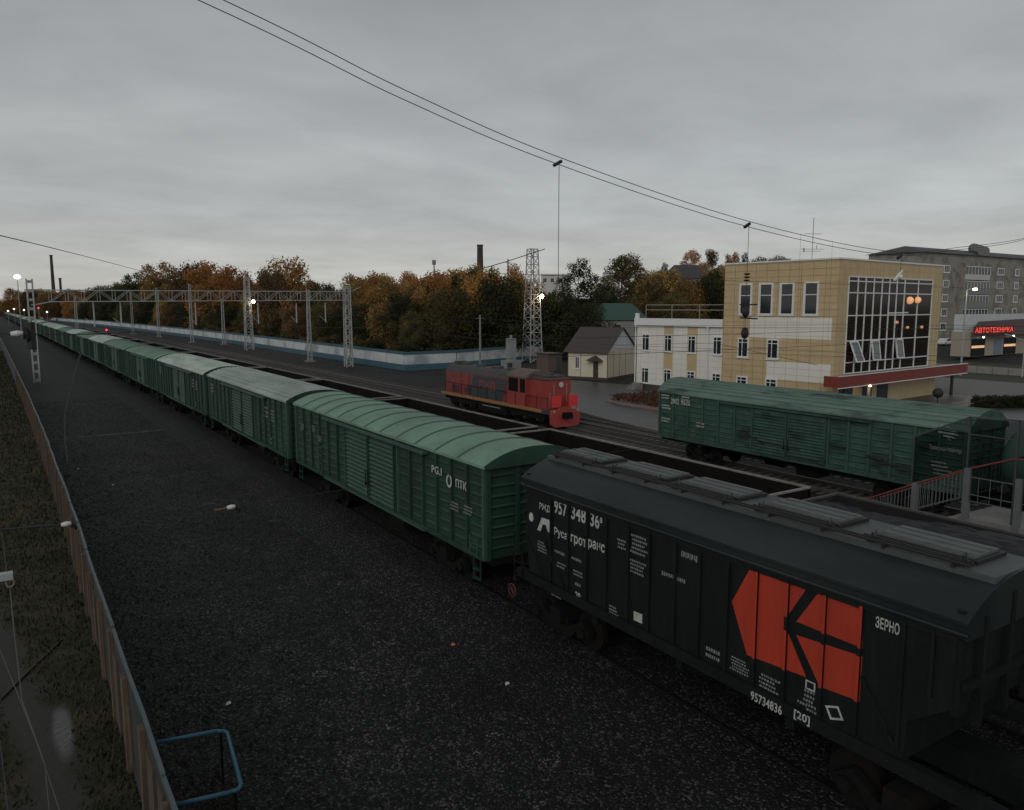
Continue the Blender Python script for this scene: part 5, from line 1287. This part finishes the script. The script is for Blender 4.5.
# tall prominent trees
def ptree(u,vtop,Y,kind,leaf,label,zb=None,w=1):
    x,zt=ony(u,vtop,Y); zb=gz(x,Y) if zb is None else zb; o=tree(x,Y,kind,leaf,zt-zb,label,None,z=zb); o.scale.x*=w;o.scale.y*=w; return o
ptree(285,259,190,'wide','ochre','tall tree with thinning brown and orange crown, just right of the lit tower top',w=.95)
ptree(268,268,186,'round','brown','dark bushy tree attached left of the tall thinning tree',w=.8)
ptree(210,262,262,'round','orange','large orange-brown tree left of the lit tower',w=1.1)
ptree(190,263,300,'wide','brown','large brown tree between the two orange crowns at left')
ptree(232,266,245,'round','orange','orange tree crown right beside the lit tower top',w=.9)
ptree(160,262,350,'round','ochre','tall rounded tree with orange top, leftmost of the high crowns',w=1.1)
ptree(135,272,410,'round','dark green','dark green tree at the left shoulder of the high crowns',w=.8)
ptree(579,258,150,'tall','dark green','tall dark green tree right of the lattice tower',w=1.15)
ptree(622,254,160,'airy','olive','tall tree with thin grey-green crown left of the tan block',w=1.45)
ptree(636,264,162,'airy','ochre','slimmer thin-crowned tree right beside the grey-green one',w=1.2)
ptree(606,283,140,'round','dark green','mid-height dark green tree between the two tall trees',w=.9)
ptree(655,285,135,'round','brown','brown bushy tree behind the wing roof railing',w=1)
ptree(690,278,120,'wide','ochre','rusty bush-like tree with bare pale stems behind the wing roof',w=.75)
ptree(672,292,112,'round','olive','low olive tree just above the wing roof railing',w=.9)
ptree(712,270,118,'round','dark green','dark green tree beside the left edge of the tan block',w=.85)
ptree(692,250,205,'airy','orange','orange thin-crowned tree on the hill above the dark-roofed house',w=1)
ptree(713,249,208,'airy','brown','brown thin-crowned tree on the hill left of the tan block',w=.8)
ptree(733,252,200,'round','orange','bright orange tree peeking over the left corner of the tan block',w=.7)
ptree(745,252,195,'tall','dark green','narrow dark conifer peeking above the tan block roof',w=.55)
ptree(760,256,215,'round','brown','brown tree top showing over the tan block roof',w=.9)
ptree(778,255,220,'round','ochre','ochre tree top showing over the tan block roof, right of the brown one',w=.9)
ptree(665,262,190,'tall','dark green','dark green tree left of the dark-roofed house on the hill',w=.7)
for u,lab in ((560,'green tree low behind the tower'),(550,'dark tree directly right of the tower'),(590,'dense green tree above the cottage roof left end')):
    ptree(u,322 if u>570 else 290,112,'round','dark green' if u!=590 else 'olive',lab+' in front of the wood')
for i in range(40):
    u=random.uniform(640,722); Yq=random.uniform(128,200); vt=random.uniform(268,288) - (6 if u>700 else 0)
    if 668<u<712 and Yq<172: vt=max(vt,281)
    if u<652: vt=max(vt,283)
    leaf=random.choice(['brown','dark green','ochre','olive','brown','orange'])
    x,zt=ony(u,vt,Yq); zb=gz(x,Yq); 
    if zt-zb>3: tree(x,Yq,random.choice(['round','wide']),leaf,zt-zb,{'dark green':'dark green','olive':'olive','ochre':'ochre','orange':'orange','brown':'brownish'}[leaf]+' tree on the hillside above the wing roof','trees on the hillside above the wing')
# far left horizon wood
V=[];nf=0
for i in range(26000):
    x=random.uniform(-420,60); y=random.uniform(820,1100); h=(10+6*math.sin(x*.031)+4*math.sin(x*.11+1))*random.random()**.6
    V.append((x,y,h))
P=np.array(V)+0; n=len(P); u=rng.normal(size=(n,3)); u/=np.linalg.norm(u,axis=1)[:,None]; v=np.cross(u,rng.normal(size=(n,3))); v/=np.linalg.norm(v,axis=1)[:,None]; s_=rng.uniform(1,2.6,n)[:,None]
Vx=np.stack([P-u*s_,P-v*s_,P+u*s_,P+v*s_],1).reshape(-1,3); me=crown_mesh('distant_wood',Vx,leafm['brown']); o=bpy.data.objects.new('distant_wood',me); COL.objects.link(o); tag(o,'hazy low wood on the far left horizon beyond the train','wood',kind='stuff')
# hills
s=MB(); n=90; vs=[]
for i in range(n+1):
    a=R(-60+190*i/n); r_=2600; hh_=26+14*math.sin(i*.37)+8*math.sin(i*1.1); vs+=[(math.sin(a)*r_,math.cos(a)*r_,-5),(math.sin(a)*(r_+300),math.cos(a)*(r_+300),hh_),(math.sin(a)*(r_+1500),math.cos(a)*(r_+1500),hh_*.6)]
fs=[]
for i in range(n):
    for k in range(2): fs.append((i*3+k,(i+1)*3+k,(i+1)*3+k+1,i*3+k+1))
s.add(vs,fs).build('hills',mat('far hill wood',(.04,.04,.03),.95,var=.4,scale=.01),kind='structure',fix=False)

# ------------------------------------------------------------------ hill houses, chimneys
def house(u,vt,vb,Y,wpx,name,label,wallm,roofm,hip=True,win=3,depth=10):
    x,zt=ony(u,vt,Y); _,zb=ony(u,vb,Y); k=math.dist((0,0),(x,Y))/790; w=wpx*k*1.15; z0=min(gz(x,Y),zb)-1
    o=empty(name,(x,Y,z0),label,'house'); zb-=z0; zt-=z0; zw=zb+(zt-zb)*(.45 if hip else .9)
    a=-YAW; c_,s_2=math.cos(R(-38)),math.sin(R(-38)); o.rotation_euler=(0,0,R(-38))
    s=MB(); s.box(-w/2,w/2,0,depth,0,zw); s.build('wall',wallm,o)
    s=MB(); e=.5
    if hip: s.add([(-w/2-e,-e,zw),(w/2+e,-e,zw),(w/2+e,depth+e,zw),(-w/2-e,depth+e,zw),(-w/4,depth/2,zt),(w/4,depth/2,zt)],[(0,1,5,4),(1,2,5),(2,3,4,5),(3,0,4),(0,3,2,1)])
    else: s.box(-w/2-.2,w/2+.2,-.2,depth+.2,zw,zt)
    s.build('roof',roofm,o)
    for i in range(win):
        xx=-w/2+w*(i+.5)/win; s=MB(); s.box(xx-.6,xx+.6,-.04,0,zw-2.4,zw-1.0); s.build('window',wing,o)
    return o
roofg=mat('green metal roof',(.03,.075,.06),.5,var=.15); pinkw=mat('pinkish wall',(.3,.2,.17),.85); whitew=mat('pale house wall',(.5,.49,.47),.85,var=.08); greyw=mat('grey house wall',(.26,.26,.26),.85)
house(618,303,334,122,52,'green_roof_house','house with wide green hipped roof behind the cottage',greyw,roofg)
house(688,264,290,165,40,'dark_roof_house','grey house with long dark roof on the hill left of the tan block',greyw,mat('dark slate',(.05,.05,.053),.7))
house(600,285,312,170,16,'pale_house','pale house partly hidden between the two tall hill trees',whitew,whitew,hip=False,win=2)
house(647,277,300,160,16,'pink_house','pinkish house on the hill behind the wing roof',pinkw,pinkw,hip=False,win=2)
house(556,274,290,235,26,'flat_roof_block','distant pale flat-roofed block right of the lattice tower',whitew,whitew,hip=False,win=4)
house(612,272,280,240,14,'distant_block','distant pale block showing between the tall trees',whitew,whitew,hip=False,win=2)
chm=mat('dark chimney brick',(.05,.042,.04),.9,var=.2)
x,z=ony(480,246,271); o=empty('factory_chimney',(x,271,0),'dark brick chimney rising above the orange wood left of the tower','chimney'); s=MB(); s.tube((0,0,0),(0,0,z),1.7,1.15,n=16); s.build('stack',chm,o); s=MB(); s.tube((0,0,z-.1),(0,0,z+.5),1.3,n=16); s.build('collar',chm,o)
x,z=ony(51,256,900); o=empty('factory_chimney',(x,900,0),'thin tall chimney on the far left behind the gantry','chimney'); s=MB(); s.tube((0,0,0),(0,0,z),2.0,1.2,n=12); s.build('stack',chm,o); s=MB(); s.tube((0,0,z),(0,0,z+1),1.45,n=12); s.build('collar',chm,o)
x,z=ony(60,279,900); o=empty('factory_chimney',(x,900,0),'short stubby chimney right of the thin tall one at far left','chimney'); s=MB(); s.tube((0,0,0),(0,0,z),1.2,1.1,n=12); s.build('stack',chm,o); s=MB(); s.tube((0,0,z),(0,0,z+1),1.5,n=12); s.build('collar',chm,o)
x,z=ony(434,260,240); o=empty('radio_mast',(x,240,8),'small antenna mast poking above the orange wood','antenna'); s=MB(); s.tube((0,0,0),(0,0,z-8),.22,n=6); s.build('pole',steel_d,o); s=MB(); s.box(-.6,.6,-.3,.3,z-9.6,z-8); s.build('antenna_panel',steel_d,o)
x,z=ony(508,259,180); o=empty('radio_mast',(x,180,4),'thin pole with bracket left of the lattice tower top','antenna'); s=MB(); s.tube((0,0,0),(0,0,z-4),.2,n=6); s.build('pole',steel_d,o); s=MB(); s.bar((-.7,0,z-5),(.7,0,z-5),.2); s.build('bracket',steel_d,o)

# ------------------------------------------------------------------ overhead lines
def sagline(pts_, r, name, label, m=None, group=None):
    s=MB(); s.path(pts_, r, n=5); return s.build(name, m or wirem, label=label, cat='wire', group=group)
def interp(P,n=10):
    out=[]; P=[Vector(p) for p in P]; P=[P[0]*2-P[1]]+P+[P[-1]*2-P[-2]]
    for i in range(1,len(P)-2):
        for k in range(n):
            t=k/n; a,b_,c_,d_=P[i-1:i+3]
            out.append(.5*((2*b_)+(c_-a)*t+(2*a-5*b_+4*c_-d_)*t*t+(3*b_-a-3*c_+d_)*t**3))
    out.append(P[-2]); return out
Y0=22
base=[(-12,20.8),(4.61,16.66),(10.5,14.97),(16.35,13.59),(26.21,12.01),(36.41,11.2),(43,ony(960,247,Y0)[1]),(50.6,ony(1024,236,Y0)[1]),(56,14.2)]
sagline(interp([(x,Y0,z) for x,z in base]),.014,'headspan_cable','upper of the two thick cables sweeping down across the sky')
sagline(interp([(x,Y0+.3,z-.17+(.03 if x>16 else 0)) for x,z in base]),.014,'headspan_cable','lower of the two thick cables sweeping down across the sky')
for xq,zt in ((-12,20.8),(56,14.2)):
    o=empty('headspan_mast',(xq,Y0+.15,0 if xq<0 else -.8),'lattice mast carrying the %s end of the sweeping cables'%('upper left' if xq<0 else 'right'),'mast'); s=MB(); lattice(s,(0,0,0),zt+.8,1.6,.8,st=1.2,t=.12); s.build('lattice',steel,o); s=MB(); s.box(-1,1,-1,1,-.1,.3); s.build('footing',concrete,o)
def hanger(x,zt,zb,label,clamps,discs):
    o=empty('wire_hanger',(x,Y0+.1,zb),label,'hanger','hangers on the sweeping cables')
    s=MB(); s.tube((0,0,0),(0,0,zt-zb),.011,n=5); s.build('hanger_wire',wirem,o)
    s=MB(); s.bar((-.15,.1,zt-zb-.1),(.17,.1,zt-zb+.08),.11,.1); s.build('clamp',black,o)
    for z in discs:
        s=MB()
        for k in range(3): s.tube((0,0,z-zb-k*.13),(0,0,z-zb-k*.13-.07),.15,.08,n=10)
        s.build('insulator',mat('dark insulator',(.04,.03,.028),.3) if z!=discs[-1] else mat('dark insulator',(.04,.03,.028),.3),o)
    return o
hanger(16.35,13.45,9.4,'long thin hanger wire with clamp, left one on the sweeping cables',1,[])
hanger(26.21,11.9,6.6,'hanger wire with dark insulators in front of the tan facade',1,[9.9,7.6])
h3=hanger(37.6,11.0,6.6,'hanger wire with pale clamps in front of the glazed wall',1,[])
s=MB(); s.bar((-.5,0,3.2),(.15,0,3.7),.09); s.bar((-.8,0,1.6),(.9,0,1.62),.06); s.sphere((0,0,3.4),.13,8,5); s.build('clamp_arm',whitep,h3)
s=MB(); h2_=[o for o in COL.objects if o.name.startswith('wire_hanger') and abs(o.location.x-26.21)<.01][0]
s.bar((-.35,0,2.0),(.7,0,2.0),.06); s.bar((-.3,0,1.45),(.75,0,1.4),.06); s.sphere((0,0,1.7),.16,8,6,sz=1.6); s.sphere((0,0,.8),.16,8,6,sz=1.6); s.build('clamp_arm',black,h2_)
for i,(za,zb_,lab) in enumerate(((9.6,9.5,'upper thin cross wire in front of the tan block'),(7.4,7.35,'lower thin cross wire in front of the tan block'),(6.75,6.7,'lowest thin cross wire in front of the tan block'))):
    sagline([(13.5,Y0,za),(56,Y0,zb_)],.009,'cross_wire',lab,group='thin cross wires')
for xq,za,zb_,lab in ((29.5,11.7,6.7,'thin vertical dropper wire before the tall windows'),(31.8,11.5,6.7,'thin vertical dropper wire before the white bands')):
    sagline([(xq,Y0,za),(xq+.05,Y0,zb_)],.005,'dropper_wire',lab)
# contact wires
for i,(xc,z,lab) in enumerate(((34.4,5.9,'contact wire above the loco track'),(34.4,7.3,'catenary wire above the loco track'),(38.35,5.9,'contact wire above the empty track'),(38.35,7.4,'catenary wire above the empty track'))):
    sagline([(xc-bend(y_),y_,z+(.25*math.sin(y_*.1))) for y_ in list(range(-5,120,8))+list(range(120,400,40))],.009,'contact_wire',lab,group='contact wires')
sagline([Vector((*ony(u,v,Yq)[:1],Yq,ony(u,v,Yq)[1])) for u,v,Yq in ((-30,229,58),(0,235.5,60),(40,245,75),(90,257.5,100),(130,268,140),(160,276,190))],.035,'overhead_cable','grey cable descending from the left edge towards the wood')
sagline([Vector((ony(u,v,Yq)[0],Yq,ony(u,v,Yq)[1])) for u,v,Yq in ((545,249,107),(505,262,107),(470,272,107))],.07,'overhead_cable','short cable running left from the lattice tower top')
# guy line to the wing
sagline([(*onz(611,345,5)[:2],5.0),(36.4,33,6.3),(34,24,5.6)],.012,'guy_wire','slanting thin wire in front of the wing')
# lower cross line with insulators near the camera
sagline([(-4,8,6.6),(-.18,8,6.55),(.36,8,6.52)],.008,'fixing_wire','thin dark wire at left leading to the white insulator over the fence')
sagline([(.36,8,6.52),(.75,8,6.55),(1.78,8,6.47),(3.4,8,6.5),(26,8,6.6)],.003,'fixing_wire','thin dark wire between the two white insulators')
def insulator(x,y,z,label,flip=1):
    o=empty('insulator_string',(x,y,z),label,'insulator','white insulators on the near wires'); o.scale=(.55,.55,.55)
    s=MB(); s.tube((-.1,0,0),(-.02,0,.005),.03,.045,n=12); s.tube((-.02,0,0.005),(.05,0,.01),.045,.03,n=12); s.build('porcelain_bell',insul,o,smooth=False)
    s=MB(); s.tube((.05,0,-.07),(.07,0,.1),.022,n=8); s.tube((.07,0,-.01),(.11,0,0),.12,.1,n=12); s.build('cap',black,o); return o
insulator(.34,8,6.52,'white insulator hanging over the fence top on the thin wire'); 
i2=insulator(1.8,8,6.47,'white insulator with rusty link hanging over the gravel'); s=MB(); s.tube((-.32,0,-.02),(-.1,0,0),.02,.014,n=6); s.build('link',mat('rusty link',(.16,.08,.04),.8),i2)
x_,z_=ony(19,334,14); i3=insulator(x_,14,z_,'white insulator with dark disc beside the left gantry mast'); s=MB(); s.tube((.14,0,-.22),(.14,0,.16),.06,n=12); s.build('disc',black,i3); i3.scale=(1.1,1.1,1.1)
sagline([(x_-3,14,z_+.3),(x_-.1,14,z_),(x_+.1,14,z_-.01),(x_+.9,14,z_-.02),(x_+1.6,14,z_+.0)],.008,'fixing_wire','dark wire carrying the insulator beside the left gantry mast')
sagline([(*onx(81,358,3.0),)][:0] or [Vector((ony(81,352,16)[0],16,ony(81,352,16)[1])),Vector((ony(72,385,15.5)[0],15.5,ony(72,385,15.5)[1])),Vector((ony(65,412,15)[0],15,ony(65,412,15)[1])),Vector((ony(65,440,14.8)[0],14.8,ony(65,440,14.8)[1])),Vector((ony(68,462,14.6)[0],14.6,ony(68,462,14.6)[1]))],.012,'hanging_cable','slack black cable hanging down over the gravel at left')
# bracket bottom-left with hanging wires
bk=empty('wire_bracket',(-2.2,6.0,6.2),'grey metal bracket with eye ring at the left edge','bracket')
xe,ze_=ony(13,575,6.0)
s=MB(); s.bar((-1.2,0,ze_-6.2),(xe+2.2,0,ze_-6.2),.06,.045); s.build('arm',steel,bk)
s=MB(); cx_,cz_=ony(10,583,6.0)
for k in range(12):
    a=2*math.pi*k/12;a2=2*math.pi*(k+1)/12; s.tube((cx_+2.2+.022*math.cos(a),0,cz_-6.2+.028*math.sin(a)),(cx_+2.2+.022*math.cos(a2),0,cz_-6.2+.028*math.sin(a2)),.006,n=5)
s.build('eye_ring',rim,bk)
def W3(u,v,Y): x,z=ony(u,v,Y); return (x,Y,z)
sagline([W3(2,532,6.0),W3(7,572,6.0)],.003,'stay_wire','short pale wire rising from the bracket at the left edge',m=mat('dull stay wire',(.07,.07,.07),.6))
sagline([W3(10,588,6.0),W3(14,630,5.4),W3(22,700,4.9),W3(45,765,4.4),(0.05,3.6,3.2)],.0035,'stay_wire','pale wire falling from the bracket to the lower left corner',m=mat('dull stay wire',(.07,.07,.07),.6))
sagline([W3(0,650,6.0),W3(20,700,5.4),W3(40,750,5.0),W3(60,812,4.6)],.0025,'stay_wire','second thinner pale wire crossing the dirt path',m=mat('dull stay wire',(.07,.07,.07),.6))
sagline([W3(0,740,6.0),W3(4,775,5.6),W3(8,812,5.2)],.004,'stay_wire','bluish wire at the bottom left edge',m=bluefence)
sagline([(*onz(0,700,.03),.03),(*onz(30,670,.03),.03),(*onz(62,640,.03),.03)],.03,'ground_cable','black cable lying across the dirt path at left')

# ------------------------------------------------------------------ footbridge stair with glass shelter at the right
st=empty('footbridge_stair',(26,12.5,0),'concrete stair with grey picket railing and red handrail right of the gondolas','stair')
s=MB()
for k in range(14): s.box(-.05,2.3,-0.1+k*.36 ,.26+k*.36,-.8,1.62-.17*k)
s.box(-.05,2.3,-5,-.1,1.35,1.66); s.build('steps',concrete,st)
def px(y): return 0
post_pts=[(1.75,1.5,2.44),(0.05,1.66,3.28),(-1.5,1.66,3.2),(4.4,.0,1.1)]
for y,z0_,z1_ in post_pts:
    s=MB(); s.box(-.1,.1,y-.09,y+.09,z0_-1.5,z1_); s.build('post',mat('pale grey post',(.12,.13,.133),.7,var=.15),st)
s=MB(); hp_=[(0,4.4,1.05),(0,1.75,2.42),(0,.05,3.25),(0,-1.3,3.8),(0,-5,3.95)]
s.path([(a,b_,c_) for a,b_,c_ in hp_],.032,n=8); s.build('handrail',mat('red handrail',(.15,.03,.026),.5,var=.15),st)
s=MB(); s.path([(2.3,b_,c_) for a,b_,c_ in hp_],.032,n=8); s.build('handrail',MC['red handrail'],st)
s=MB()
def hz_(y):
    for (a,b_) in zip(hp_,hp_[1:]):
        if a[1]>=y>=b_[1]: return a[2]+(b_[2]-a[2])*(a[1]-y)/(a[1]-b_[1])
    return 3.8
for xx in (0,2.3):
    s=MB(); y=4.3
    while y>.1: s.tube((xx,y,hz_(y)-.95),(xx,y,hz_(y)-.05),.014,n=5); y-=.13
    s.bar((xx,4.4,.25),(xx,.05,2.35),.04); s.build('railing',mat('grey rail steel',(.1,.107,.11),.6),st)
s=MB()
for z in (2.2,2.42,3.0): s.bar((0,0,z),(0,-4.5,z-.0),.03)
y=-.3
while y>-4: s.tube((0,y,2.2),(0,y,3.0),.012,n=5); y-=.35
s.build('railing',mat('grey rail steel',(.1,.107,.11),.6),st)
sh=empty('glass_shelter',(26,12.5,0),'dark tinted glass shelter panels framed over the footbridge stair','shelter')
s=MB(); A1=(0,1.9,4.07);A2=(0,.1,4.95);A3=(0,-1.35,5.01);A4=(0,-5,5.05)
for a,b_ in ((A1,A2),(A2,A3),(A3,A4),((0,1.9,2.4),A1),((0,.1,3.2),A2),((0,-1.35,1.7),A3)): s.bar(a,b_,.055)
for z in (4.4,): s.bar((0,.1,z),(0,-5,z-.05),.03)
s.build('frame',mat('dark frame paint',(.05,.055,.055),.5),sh)
tint=bpy.data.materials.new('tinted glass'); tint.use_nodes=True; tt=tint.node_tree; tt.nodes.clear(); oo=N(tt,'ShaderNodeOutputMaterial'); tr=N(tt,'ShaderNodeBsdfTransparent'); tr.inputs[0].default_value=(.6,.63,.63,1); gl=N(tt,'ShaderNodeBsdfGlossy'); gl.inputs['Roughness'].default_value=.08; mx=N(tt,'ShaderNodeMixShader'); mx.inputs[0].default_value=.04; tt.links.new(tr.outputs[0],mx.inputs[1]); tt.links.new(gl.outputs[0],mx.inputs[2]); tt.links.new(mx.outputs[0],oo.inputs[0])
for P_ in ([(0,1.87,2.45),(0,.13,3.2),(0,.13,4.9),(0,1.87,4.05)],[(0,.07,2.2),(0,-1.32,2.2),(0,-1.32,4.97),(0,.07,4.92)],[(0,-1.38,2.2),(0,-5,2.2),(0,-5,5.0),(0,-1.38,4.97)]):
    s=MB(); s.add(P_+[(p[0]+.012,p[1],p[2]) for p in P_],[(0,1,2,3),(7,6,5,4),(0,4,5,1),(1,5,6,2),(2,6,7,3),(3,7,4,0)]); s.build('glass_panel',tint,sh)
# dark hedge on the right
for i in range(9):
    u=972+i*7; x,y=onz(u,408,-.8); tree(x+1,y,'bush','dark green',1.3,'low dark hedge bush at the right edge before the forecourt','hedge bushes at the right edge',z=-.9)
# street mirror / round dark sign behind boxcar roof
x,z=ony(938,393,34); o=empty('round_sign',(x,34,-.8),'dark round spotlight-like disc on a post above the boxcar roof','sign'); s=MB(); s.tube((0,0,0),(0,0,z+.8),.05,n=6); s.build('post',black,o); s=MB(); s.sphere((0,0,z+.8),.42,12,8); s.build('disc',black,o)

bpy.context.view_layer.update()
def recentre(root, loc):
    d = Vector(loc) - root.location
    root.location = loc
    for ch in root.children:
        if ch.type == 'MESH': ch.data.transform(Matrix.Translation(-d))
        else: ch.location -= d
        for g_ in ch.children:
            if g_.type == 'MESH': g_.data.transform(Matrix.Translation(-d))
recentre(ct, (A[0], A[1], GZ)); recentre(wgb, (P0[0], P0[1], GZ)); recentre(mb_, (C[0], C[1], GZ))
